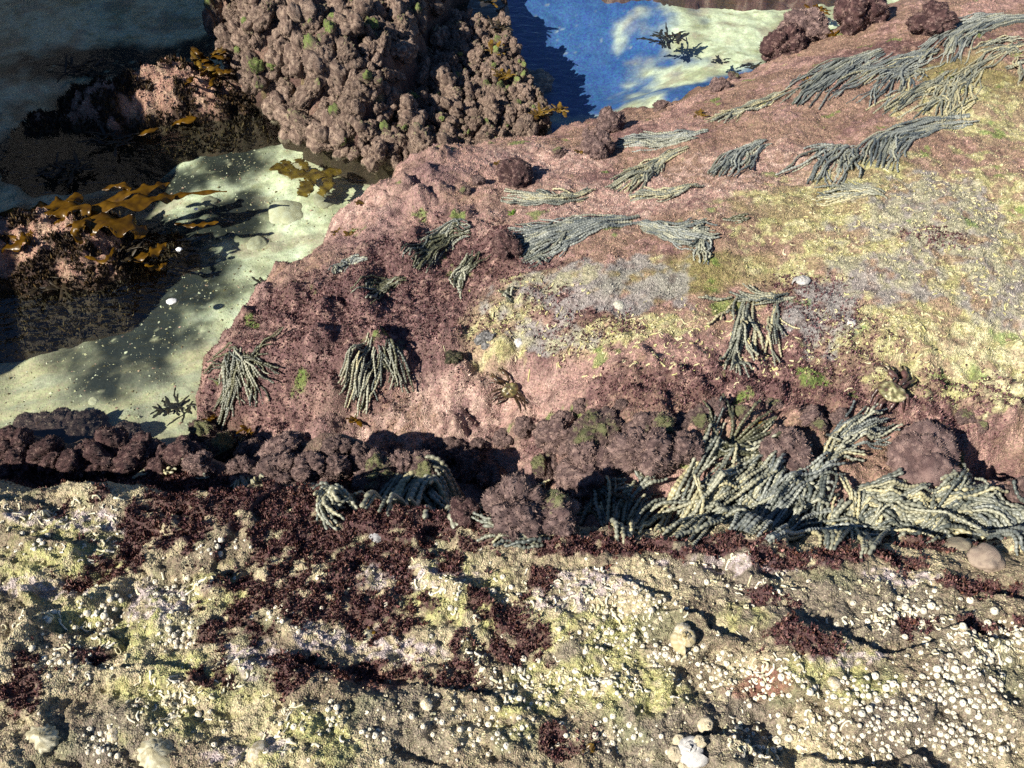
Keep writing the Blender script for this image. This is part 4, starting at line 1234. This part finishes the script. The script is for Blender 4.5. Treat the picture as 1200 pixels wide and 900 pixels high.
# ------------------------------------------------------------------ crabs
def tube(path, rad, mat, name, parent, sides=7, col=None, flat=1.0):
    P = np.array(path, float); n = len(P)
    T = np.gradient(P, axis=0); T /= np.linalg.norm(T, axis=1)[:, None] + 1e-9
    A = np.cross(T, np.tile([0.11, 0.07, 1.0], (n, 1))); A /= np.linalg.norm(A, axis=1)[:, None] + 1e-9
    B = np.cross(A, T)
    th = np.arange(sides) * 2 * np.pi / sides
    R = np.array(rad)
    V = P[:, None, :] + R[:, None, None] * (np.cos(th)[None, :, None] * A[:, None, :] + flat * np.sin(th)[None, :, None] * B[:, None, :])
    i = np.arange(n - 1)[:, None] * sides; j = np.arange(sides)[None, :]; j2 = (j + 1) % sides
    f = np.stack([i + j, i + j2, i + sides + j2, i + sides + j], -1).reshape(-1, 4)
    v = np.concatenate([V.reshape(-1, 3), P[:1], P[-1:]])
    K = n * sides
    caps = np.array([(K, (q + 1) % sides, q) for q in range(sides)] + [(K + 1, K - sides + q, K - sides + (q + 1) % sides) for q in range(sides)])
    me = make_mesh(name, v, [f, caps], mat, np.tile(col, (len(v), 1)) if col is not None else None)
    return put(name, me, parent=parent)


M_CRAB = crust_mat('crab_shell', 380, (0.45, 1.6), 0.4, 0.35, 0.5, 0.001)


def crab(label, px, py, head, width, legs, claws, c_shell, c_leg, c_pale):
    """head: heading angle in the ground plane; legs/claws: joints as pixel offsets from the body centre with heights in mm"""
    p, s = at(px, py)
    a = math.atan2(CAM_H - p.z, p.y)
    top = put('crab', None, loc=p, label=label, cat='crab', group='crabs on the sloping rock')
    g = lambda xx, yy: float(ground(xx, yy))
    e_ = 0.025
    NRM = np.array([(g(p.x - e_, p.y) - g(p.x + e_, p.y)) / (2 * e_), (g(p.x, p.y - e_) - g(p.x, p.y + e_)) / (2 * e_), 1.0]); NRM /= np.linalg.norm(NRM)
    TX = np.array([1.0, 0, 0]) - NRM * NRM[0]; TX /= np.linalg.norm(TX)
    TILT = np.stack([TX, np.cross(NRM, TX), NRM], 1)
    # carapace: broad shield, flat below, domed above, toothed front edge
    nu, nv = 40, 9
    th = np.arange(nu) * 2 * np.pi / nu
    prof = 1 - 0.10 * np.cos(2 * th) - 0.10 * np.cos(th) ** 3 * np.where(np.cos(th) < 0, 1.6, 0.3)
    prof = prof * (1 + 0.035 * np.where(np.cos(th) > 0.15, np.sign(np.sin(th * 14)), 0))
    hw = width / 2
    rings = []
    for j in range(nv):
        q = (j + 1) / nv
        zt = hw * (0.34 + 0.34 * math.sqrt(max(0, 1 - q * q * 0.98)))
        rings.append(np.stack([np.cos(th) * prof * q * hw * 0.86, np.sin(th) * prof * q * hw, np.full(nu, zt) + 0.04 * hw * np.sin(th * 3) * q], -1))
    rings.append(rings[-1] * np.array([0.93, 0.93, 0]) + np.array([0, 0, hw * 0.22]))
    rings.append(rings[-2] * np.array([0.7, 0.7, 0]) + np.array([0, 0, hw * 0.10]))
    v = np.concatenate(rings + [np.array([[0, 0, hw * 0.69]]), np.array([[0, 0, hw * 0.08]])])
    n = len(rings)
    v[:, 2] += 0.05 * hw * pn3(v / hw * 3.0, 5)
    i = np.arange(n - 1)[:, None] * nu; j = np.arange(nu)[None, :]; j2 = (j + 1) % nu
    f = np.stack([i + j, i + nu + j, i + nu + j2, i + j2], -1).reshape(-1, 4)
    K = n * nu
    caps = np.array([(K, q, (q + 1) % nu) for q in range(nu)] + [(K + 1, K - nu + (q + 1) % nu, K - nu + q) for q in range(nu)])
    nn = pn3(v / hw * 2.6, 9); n2 = pn3(v / hw * 7, 4)
    c = lay(lay(np.tile(c_shell, (len(v), 1)), c_pale, ss(0.12, 0.45, nn + .5 * n2)), c_leg, ss(0.1, 0.5, -nn + .3 * n2))
    ca, sa = math.cos(head), math.sin(head)
    R = TILT @ np.array([[ca, -sa, 0], [sa, ca, 0], [0, 0, 1]])
    lift = NRM * 0.005
    put('carapace', make_mesh('carapace', v @ R.T + lift, [f, caps], M_CRAB, c), parent=top)
    for sgn in (-1, 1):
        e = (R @ np.array([hw * 0.78, sgn * hw * 0.34, hw * 0.42]))
        e2 = (R @ np.array([hw * 0.98, sgn * hw * 0.40, hw * 0.62]))
        tube([e + lift, (e + e2) / 2 + lift, e2 + lift, e2 * 1.03 + lift], [hw * .05, hw * .05, hw * .075, hw * .03], M_CRAB, 'eye', top, col=np.array([.01, .01, .01]))

    def loc(dx, dy, mm):
        q, _ = at(px + dx, py + dy)
        return np.array(q - p) + NRM * mm * 0.001
    for joints in legs:
        J = [loc(*q) for q in joints]
        P, R_ = [], []
        m = len(J) - 1
        for k in range(m):
            for q in np.linspace(0, 1, 5)[: 5 if k == m - 1 else 4]:
                P.append(J[k] * (1 - q) + J[k + 1] * q)
                base = (1.0, 0.85, 0.62, 0.4)[min(k, 3)] * hw * 0.155
                R_.append(base * (1.0 - 0.35 * abs(q - 0.4) - (0.75 * q if k == m - 1 else 0)))
        tube(P, R_, M_CRAB, 'leg', top, col=c_leg * rnd.uniform(.8, 1.3), flat=0.75)
    for joints in claws:
        J = [loc(*q) for q in joints]
        arm = tube([J[0], J[0] * .5 + J[1] * .5, J[1], J[1] * .7 + J[2] * .3, J[1] * .3 + J[2] * .7, J[2]],
                   [hw * .14, hw * .17, hw * .14, hw * .26, hw * .27, hw * .16], M_CRAB, 'claw', top, 9, c_leg * 1.4, 0.8)
        d = J[2] - J[1]; d /= np.linalg.norm(d)
        side = np.cross(d, [0, 0, 1])
        for sgn in (-1, 1):
            b = J[2] + side * sgn * hw * .10 - d * hw * .06
            tube([b, b + d * hw * .22 + side * sgn * hw * .10, b + d * hw * .45 + side * sgn * hw * .03, b + d * hw * .55], [hw * .11, hw * .09, hw * .05, hw * .015],
                 M_CRAB, 'pincer', arm, 7, mix(c_leg, c_pale, .25))
    return top


crab('dark olive crab with legs spread on the pink slope', 597, 456, 2.15, 0.031,
     legs=[[(-8, -6, 9), (-14, -8, 13), (-21, -9, 9), (-27, -6, 1)], [(-9, -1, 9), (-15, 0, 14), (-22, 3, 9), (-23, 11, 1)], [(-7, 5, 9), (-13, 7, 13), (-20, 11, 8), (-24, 17, 1)],
           [(-4, 8, 8), (-8, 12, 11), (-14, 16, 6), (-17, 19, 1)],
           [(9, 4, 9), (15, 10, 14), (20, 17, 9), (23, 24, 1)], [(8, 8, 9), (13, 13, 14), (17, 20, 8), (20, 29, 1)], [(6, 9, 8), (9, 15, 12), (12, 22, 7), (14, 30, 1)],
           [(9, 1, 9), (14, 6, 13), (18, 11, 9), (24, 17, 1)]],
     claws=[[(-5, -9, 9), (-14, -11, 9), (-20, -16, 6)], [(0, -10, 9), (-3, -17, 10), (-10, -23, 6)]],
     c_shell=C(.085, .075, .035), c_leg=C(.045, .026, .014), c_pale=C(.22, .17, .07))
crab('mottled yellow-green crab with raised dark claws at the crevice right', 1043, 463, 0.9, 0.042,
     legs=[[(-11, -1, 8), (-17, -3, 12), (-22, 4, 7), (-24, 12, 1)], [(-11, 4, 8), (-17, 7, 11), (-20, 14, 6), (-22, 20, 1)], [(-7, 9, 8), (-12, 14, 11), (-14, 20, 5), (-17, 25, 1)],
           [(2, 9, 10), (2, 15, 14), (-2, 20, 8), (-3, 26, 1)],
           [(10, 3, 10), (17, 5, 14), (20, 12, 7), (22, 17, 1)], [(8, 7, 10), (13, 12, 13), (14, 19, 7), (16, 23, 1)], [(10, -2, 12), (18, -8, 17), (27, -14, 10), (26, -24, 1)],
           [(10, -5, 12), (16, -12, 18), (19, -20, 10), (16, -26, 2)]],
     claws=[[(0, -9, 12), (5, -14, 14), (-4, -26, 8)], [(8, -8, 12), (15, -14, 14), (14, -26, 8)]],
     c_shell=C(.15, .14, .065), c_leg=C(.06, .032, .028), c_pale=C(.46, .42, .25))


# ------------------------------------------------------------------ shells, barnacles, worm tubes, pebbles
def limpet_mesh(seed, ribs=18, h=0.55, c1=C(.45, .38, .24), c2=C(.66, .60, .48), rib=0.05):
    r = np.random.default_rng(seed)
    nu, nv = 36, 9
    th = np.arange(nu) * 2 * np.pi / nu
    v = []
    for j in range(nv):
        q = (j + 1) / nv
        rad = q * (1 + rib * np.cos(th * ribs / 2) * q + 0.06 * np.cos(th * 2 + 1) + 0.03 * r.normal(size=nu) * q)
        z = h * (1 - q ** 1.35) + 0.02 * r.normal(size=nu)
        v.append(np.stack([np.cos(th) * rad + 0.15 * (1 - q), np.sin(th) * rad * 0.88, z], -1))
    v.append(v[-1] * np.array([1, 1, 0]) + np.array([0, 0, -0.15]))
    v = np.concatenate(v + [np.array([[0.15, 0, h * 1.02]])])
    n = nv + 1
    i = np.arange(n - 1)[:, None] * nu; j = np.arange(nu)[None, :]; j2 = (j + 1) % nu
    f = np.stack([i + j, i + nu + j, i + nu + j2, i + j2], -1).reshape(-1, 4)
    K = n * nu
    caps = np.array([(K, q, (q + 1) % nu) for q in range(nu)])
    nn = pn3(v * 4, seed)
    c = lay(np.tile(c1, (len(v), 1)), c2, ss(-0.2, 0.3, nn))
    return make_mesh('limpet', v, [f, caps], M_SHELL, c)


def turban_mesh(seed, c1, c2):
    """a low coiled snail shell of unit radius"""
    r = np.random.default_rng(seed)
    m, k = 70, 10
    V = []
    for i in range(m):
        t = i / (m - 1); a = t * 2.6 * 2 * np.pi
        R = 0.10 + 0.52 * t ** 1.4; tr = 0.10 + 0.40 * t ** 1.3
        ph = np.arange(k) * 2 * np.pi / k
        rr = R + np.cos(ph) * tr
        V.append(np.stack([np.cos(a) * rr, np.sin(a) * rr, 0.85 - 0.62 * t + np.sin(ph) * tr * 0.85], -1))
    v = np.concatenate(V + [np.array([[0, 0, 1.0]])]); v[:, 2] = np.maximum(v[:, 2], -0.15)
    i = np.arange(m - 1)[:, None] * k; j = np.arange(k)[None, :]; j2 = (j + 1) % k
    f = np.stack([i + j, i + j2, i + k + j2, i + k + j], -1).reshape(-1, 4)
    v += 0.03 * r.normal(size=v.shape)
    c = lay(np.tile(c1, (len(v), 1)), c2, ss(-0.2, 0.3, pn3(v * 5, seed)))
    caps = np.array([(len(v) - 1, q, (q + 1) % k) for q in range(k)])
    return make_mesh('shell', v, [f, caps], M_SHELL, c)


def pebble_mesh(seed, c1, c2, nb=5):
    v, f = ICO3
    p = v * (1 + 0.25 * pn3(v * 1.3, seed) + 0.06 * pn3(v * 5, seed + 1))[:, None]
    c = lay(np.tile(c1, (len(p), 1)), c2, ss(-.2, .3, pn3(p * 4, seed + 2)))
    return make_mesh('pebble', p, f, M_SHELL, c)


def sit(name, me, px, py, r, label=None, cat=None, group=None, flat=1.0, rz=None, parent=None, dz=0.0, tilt=0.12):
    p, s = at(px, py)
    x_, y_ = p.x, p.y; e = r * s
    g = lambda a, b: float(ground(a, b))
    nx, ny = (g(x_ - e, y_) - g(x_ + e, y_)) / (2 * e), (g(x_, y_ - e) - g(x_, y_ + e)) / (2 * e)
    nv = Vector((nx * .7 + rnd.uniform(-tilt, tilt), ny * .7 + rnd.uniform(-tilt, tilt), 1)).normalized()
    q = nv.to_track_quat('Z', 'Y')
    o = put(name, me, loc=(x_, y_, g(x_, y_) + dz * e), label=label, cat=cat, group=group, parent=parent)
    o.rotation_mode = 'QUATERNION'
    from mathutils import Quaternion
    o.rotation_quaternion = q @ Quaternion((0, 0, 1), rnd.uniform(0, 6.28) if rz is None else rz)
    o.scale = (e, e, e * flat)
    return o


def sub(o, name, me, loc, sc):
    c = put(name, me, parent=o, loc=loc); c.scale = (sc, sc, sc); return c


CLUMP = cushion_mesh(170, C(.10, .10, .10), C(.42, .41, .41), nb=7, amp=0.6, fine=0.2, flakes=400, pale=C(.6, .58, .56), fz=1.6)
YC, YC2 = C(.46, .38, .20), C(.66, .58, .42)
LIMP = limpet_mesh(1, 20, 0.55); LIMP2 = limpet_mesh(2, 28, 0.6, C(.30, .27, .17), C(.55, .52, .38), 0.09)
TURB = turban_mesh(3, YC, YC2); TURB2 = turban_mesh(4, C(.42, .36, .25), C(.60, .52, .38)); WSH = turban_mesh(5, C(.42, .41, .40), C(.60, .58, .55))
GS_ = 'larger shells on the foreground rock'
o = sit('snail_shell', TURB, 802, 752, 17, 'yellowish domed snail shell casting a shadow right of the barnacle cluster', 'shell', GS_, 1.15)
sub(o, 'crust', LIMP, (0.35, 0.45, 0.55), 0.62)
o = sit('snail_shell', WSH, 812, 882, 20, 'white-topped snail shell overgrown with small ones at the bottom', 'shell', GS_, 1.0)
for q in ((0.3, 0.95, .35, .5), (0.85, 0.35, .2, .45), (-.5, .85, .1, .4), (.15, -.65, .5, .4)):
    sub(o, 'crust', TURB2, q[:3], q[3])
sit('snail_shell', TURB2, 826, 850, 10, 'small tan snail shell behind the white-topped one', 'shell', GS_, 1.2)
sit('limpet', LIMP2, 48, 866, 20, 'pale ribbed limpet in the bottom left corner', 'limpet', GS_, 1.0)
sit('limpet', LIMP2, 185, 884, 24, 'large ribbed limpet at the bottom edge left of centre', 'limpet', GS_, 0.9)
sit('limpet', LIMP, 300, 880, 14, 'bluish pale limpet at the bottom edge', 'limpet', GS_, 0.9)
sit('limpet', LIMP, 132, 862, 9, 'white limpet beside a clump of barnacles at lower left', 'limpet', GS_)
sit('limpet', LIMP, 500, 826, 8, 'lone white limpet below the dark turf near bottom centre', 'limpet', GS_)
sit('limpet', LIMP, 977, 800, 8, 'lone flat white limpet on bare brown rock at lower right', 'limpet', GS_)
sit('limpet', LIMP2, 430, 745, 10, 'yellow-edged limpet in the turf hollow', 'limpet', GS_)
o = sit('white_shell', WSH, 940, 333, 11, 'white shell with grey marks at the end of the seaweed arm', 'shell', None, 0.9)
sit('white_chip', pebble_mesh(11, C(.50, .48, .46), C(.62, .60, .58)), 607, 402, 6, 'pale grey shell chip on the yellow crust', 'shell', None, 0.8)
sit('mussel_clump', CLUMP, 569, 396, 10, 'grey broken shell clump left of the pale chip', 'shell', None, 0.8)
sit('limpet', cushion_mesh(171, C(.03, .03, .02), C(.09, .10, .04), nb=7, amp=.5, flakes=500, fz=1.4), 532, 420, 9, 'dark greenish limpet on pink crust above the crab', 'limpet', None)
sit('limpet', limpet_mesh(14, 16, .4, C(.3, .3, .25), C(.5, .48, .4)), 725, 357, 7, 'small dark-rimmed limpet on the grey patch', 'limpet', None)
sit('limpet', limpet_mesh(15, 16, .3, C(.5, .5, .5), C(.62, .6, .58)), 998, 378, 6, 'small white limpet below the grey crust', 'limpet', None)
sit('flat_stone', pebble_mesh(16, C(.24, .24, .25), C(.34, .34, .35)), 440, 630, 8, 'small grey stone chip under the knotted seaweed', 'stone', None, 0.6)
sit('pebble', pebble_mesh(17, C(.36, .31, .22), C(.28, .23, .17)), 1122, 642, 17, 'pale rounded pebble lying behind its neighbour at the right', 'stone', 'pale pebbles at the right', 0.6)
sit('pebble', pebble_mesh(18, C(.34, .27, .21), C(.26, .20, .16)), 1155, 656, 20, 'pale pinkish pebble, the larger and nearer at the right', 'stone', 'pale pebbles at the right', 0.6)
for px, py, r, lab in [(201, 353, 5, 'largest white fleck floating on the dark channel'), (210, 292, 3, 'small white fleck floating below the kelp tips'),
                       (107, 300, 2, 'tiny white fleck by the pink boulder'), (230, 245, 2, 'tiny white fleck right of the kelp blades')]:
    d = ray(px, py); t = (0.003 - CAM_H) / d[2]
    o = put('foam_fleck', pebble_mesh(20 + r, C(.7, .72, .75), C(.8, .8, .8)), loc=(d[0] * t, d[1] * t, 0.003), label=lab, cat='foam', group='white flecks on the left pool')
    o.scale = (r * t / FPX * 1.2, r * t / FPX, 0.003)


# barnacles
def barnacle_mesh(seed):
    r = np.random.default_rng(seed)
    nu = 9; th = np.arange(nu) * 2 * np.pi / nu
    prof = [(1.05, -0.25), (1.0, 0.0), (0.84, 0.40), (0.60, 0.66), (0.28, 0.75), (0.17, 0.60)]
    v = np.concatenate([np.stack([np.cos(th) * a * (1 + .08 * r.normal(size=nu)), np.sin(th) * a * (1 + .08 * r.normal(size=nu)), np.full(nu, b) + .03 * r.normal(size=nu)], -1) for a, b in prof] + [np.array([[0, 0, .50]])])
    n = len(prof)
    i = np.arange(n - 1)[:, None] * nu; j = np.arange(nu)[None, :]; j2 = (j + 1) % nu
    f = np.stack([i + j, i + j2, i + nu + j2, i + nu + j], -1).reshape(-1, 4)
    K = n * nu
    caps = np.array([(K, K - nu + q, K - nu + (q + 1) % nu) for q in range(nu)])
    c = np.tile(C(.74, .69, .56), (len(v), 1)) * r.uniform(.85, 1.08, (len(v), 1))
    c[-1] = C(.10, .085, .065); c[-1 - nu:-1] *= 0.6  # opening darkened in the colour, as shade inside the hole
    return make_mesh('barnacle', v, [f, caps], M_SHELL, c)


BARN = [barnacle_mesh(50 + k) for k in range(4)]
BCL = [(745, 705, 60, 30, 46), (735, 745, 70, 30, 46), (850, 790, 45, 30, 44), (790, 770, 40, 20, 26), (700, 800, 50, 20, 30), (1020, 815, 110, 34, 80), (1130, 800, 70, 50, 90),
       (1080, 850, 90, 40, 60), (1000, 860, 80, 30, 40), (640, 800, 90, 40, 50), (575, 850, 60, 40, 40), (120, 720, 60, 30, 32), (205, 745, 40, 24, 30), (210, 700, 30, 30, 22),
       (120, 868, 26, 26, 22), (60, 770, 60, 40, 24), (40, 640, 40, 20, 14), (1060, 720, 60, 30, 34), (1180, 740, 50, 24, 34), (870, 690, 40, 16, 6),
       (250, 640, 50, 20, 14), (400, 840, 80, 40, 24), (340, 720, 50, 20, 12), (900, 870, 60, 24, 24), (560, 700, 60, 30, 12), (1150, 870, 60, 30, 40), (725, 860, 40, 30, 20),
       (600, 680, 600, 60, 30), (600, 850, 620, 60, 50), (905, 800, 40, 22, 30)]
sel = []
for cx, cy, rx, ry, n in BCL:
    for _ in range(int(n * 1.2)):
        for _t in range(12):
            px, py = rnd.gauss(cx, rx * .42), rnd.gauss(cy, ry * .42)
            if not (2 < px < 1198 and 600 < py < 896):
                continue
            p, s = at(px, py)
            r = (1.4 + 2.9 * rnd.random() ** 1.5) * s * (1.15 if px > 900 else 1.0)
            if float(turf_mask(np.array([p.x]), np.array([p.y]))[0]) > 0.5 and rnd.random() < .9:
                continue
            if float(y_edge(np.array([p.x]))[0]) - p.y < 0.012 or any((p.x - a) ** 2 + (p.y - b) ** 2 < (0.8 * (r + c_)) ** 2 for a, b, c_, _ in sel):
                continue
            sel.append((p.x, p.y, r, s)); break
sel.sort(key=lambda q: -q[2] / q[3])
rest_v, rest_f, rest_c = [], [], []


def me_arrays(me):
    v = np.zeros(len(me.vertices) * 3, np.float32); me.vertices.foreach_get('co', v)
    return v.reshape(-1, 3)


_bv = [me_arrays(b) for b in BARN]
_bc = []
for b in BARN:
    q = np.zeros(len(b.vertices) * 4, np.float32); b.color_attributes['Col'].data.foreach_get('color', q); _bc.append(q.reshape(-1, 4)[:, :3])
_bq = [[tuple(p.vertices) for p in b.polygons] for b in BARN]
rq, rt = [], []
off = 0
for i, (xx, yy, r, s) in enumerate(sel):
    zz = float(h_ledge(np.array([xx]), np.array([yy]))[0]); k = rnd.randrange(4); hh = rnd.uniform(.75, 1.25)
    if i < 300:
        o = put('barnacle', BARN[k], loc=(xx, yy, zz - 0.0003), label='small round white barnacle shell on the foreground rock', cat='barnacle', group='white barnacles on the foreground rock')
        o.rotation_euler = (rnd.uniform(-.3, .3), rnd.uniform(-.3, .3), rnd.uniform(0, 6.28)); o.scale = (r, r * rnd.uniform(.85, 1.1), r * hh)
    else:
        a = rnd.uniform(0, 6.28); v = _bv[k] * np.array([r, r, r * hh])
        v = np.stack([v[:, 0] * math.cos(a) - v[:, 1] * math.sin(a), v[:, 0] * math.sin(a) + v[:, 1] * math.cos(a), v[:, 2]], -1) + np.array([xx, yy, zz])
        rest_v.append(v); rest_c.append(_bc[k] * rnd.uniform(.8, 1.1))
        for p in _bq[k]:
            (rq if len(p) == 4 else rt).append([q + off for q in p])
        off += len(v)
if rest_v:
    put('small_barnacles', make_mesh('small_barnacles', np.concatenate(rest_v), [np.array(rq), np.array(rt)], M_SHELL, np.concatenate(rest_c)),
        label='smallest white barnacles scattered over the foreground rock', cat='barnacles', kind='stuff')
print('barnacles', len(sel))


# worm tubes: little squiggling limy tubes
def worms(name, clusters, hf, c1, c2, parent, seed, rlo=.0009, rhi=.0019, avoid=None, dens=0.6):
    r = np.random.default_rng(seed)
    Vs, Fs, Cs = [], [], []; off = 0; sides = 5
    for cx, cy, rx, ry, n in clusters:
        e = ellipse(cx, cy, rx, ry)
        for _ in range(int(n * dens)):
            x0 = e[0] + r.normal() * e[2] * .5; y0 = e[1] + r.normal() * e[3] * .5
            if avoid is not None and float(avoid(np.array([x0]), np.array([y0]))[0]) > 0.5:
                continue
            m = r.integers(4, 8); a = r.uniform(0, 6.28); st = r.uniform(.0012, .0024); cv = r.normal(0, .45)
            P = []
            x_, y_ = x0, y0
            for q in range(m):
                P.append((x_, y_)); x_ += math.cos(a) * st; y_ += math.sin(a) * st; a += cv + r.normal(0, .35)
            P = np.array(P); z = hf(P[:, 0], P[:, 1]); rad = r.uniform(rlo, rhi)
            P = np.stack([P[:, 0], P[:, 1], z + rad * .5], -1)
            T = np.gradient(P, axis=0); T /= np.linalg.norm(T, axis=1)[:, None]
            A = np.cross(T, np.tile([0, 0, 1.], (m, 1))); A /= np.linalg.norm(A, axis=1)[:, None] + 1e-9; B = np.cross(A, T)
            th = np.arange(sides) * 2 * np.pi / sides
            R = rad * np.linspace(.7, 1.1, m)
            V = P[:, None] + R[:, None, None] * (np.cos(th)[None, :, None] * A[:, None] + np.sin(th)[None, :, None] * B[:, None])
            i = np.arange(m - 1)[:, None] * sides; j = np.arange(sides)[None, :]; j2 = (j + 1) % sides
            Fs.append(np.stack([i + j, i + j2, i + sides + j2, i + sides + j], -1).reshape(-1, 4) + off)
            Vs.append(V.reshape(-1, 3)); Cs.append(np.tile(mix(c1, c2, r.uniform()), (m * sides, 1))); off += m * sides
    return put(name, make_mesh(name, np.concatenate(Vs), np.concatenate(Fs), M_SHELL, np.concatenate(Cs)), parent=parent, kind='stuff')


worms('worm_tubes', [(205, 820, 60, 30, 120), (340, 850, 50, 40, 60), (100, 770, 50, 30, 70), (60, 605, 90, 20, 110), (150, 620, 60, 30, 60), (480, 690, 60, 20, 40), (665, 690, 70, 24, 110),
                     (690, 720, 60, 30, 60), (740, 800, 70, 20, 60), (890, 690, 40, 20, 40), (910, 780, 30, 20, 50), (870, 870, 30, 40, 60), (1060, 730, 70, 24, 90), (1150, 760, 60, 20, 60),
                     (540, 690, 40, 20, 30), (50, 720, 60, 20, 50), (120, 650, 40, 20, 40), (215, 690, 50, 20, 40), (600, 800, 80, 30, 50), (960, 850, 80, 40, 50), (270, 790, 50, 20, 40),
                     (560, 770, 40, 30, 40), (880, 650, 120, 10, 50), (1060, 690, 60, 10, 40), (600, 750, 600, 100, 120)],
      h_ledge, C(.62, .57, .36), C(.68, .65, .55), ledge, 71, avoid=turf_mask)
worms('worm_tubes', [(760, 390, 140, 36, 260), (1060, 400, 60, 40, 160), (1000, 280, 120, 60, 200), (1130, 240, 100, 60, 220), (1160, 340, 80, 60, 160), (620, 370, 60, 40, 90), (930, 400, 120, 40, 120),
                     (860, 430, 120, 24, 80)],
      h_slab, C(.50, .46, .20), C(.60, .54, .36), slab, 72, dens=0.8)

# pebbles and weed specks on the sandy bottom
PEB = [pebble_mesh(80 + k, C(.46, .40, .28) * (0.7 + .2 * k), C(.58, .52, .40) * (0.7 + .15 * k)) for k in range(3)]
for i, (px, py, r, lab) in enumerate([(245, 236, 10, 'round tan pebble on the sand right of the kelp tip'),                                       (110, 470, 7, 'greenish pebble in the sunlit shallows at lower left'),
                                      (335, 250, 22, 'pinkish flat stone under water amid the pale sand'), (380, 235, 14, 'brownish stone under water below the jagged alga'),
                                      (300, 285, 12, 'small pinkish stone on the bright sand')]):
    sit('pebble', PEB[i % 3], px, py, r, lab, 'stone', 'stones under water', 0.45, dz=-0.15)
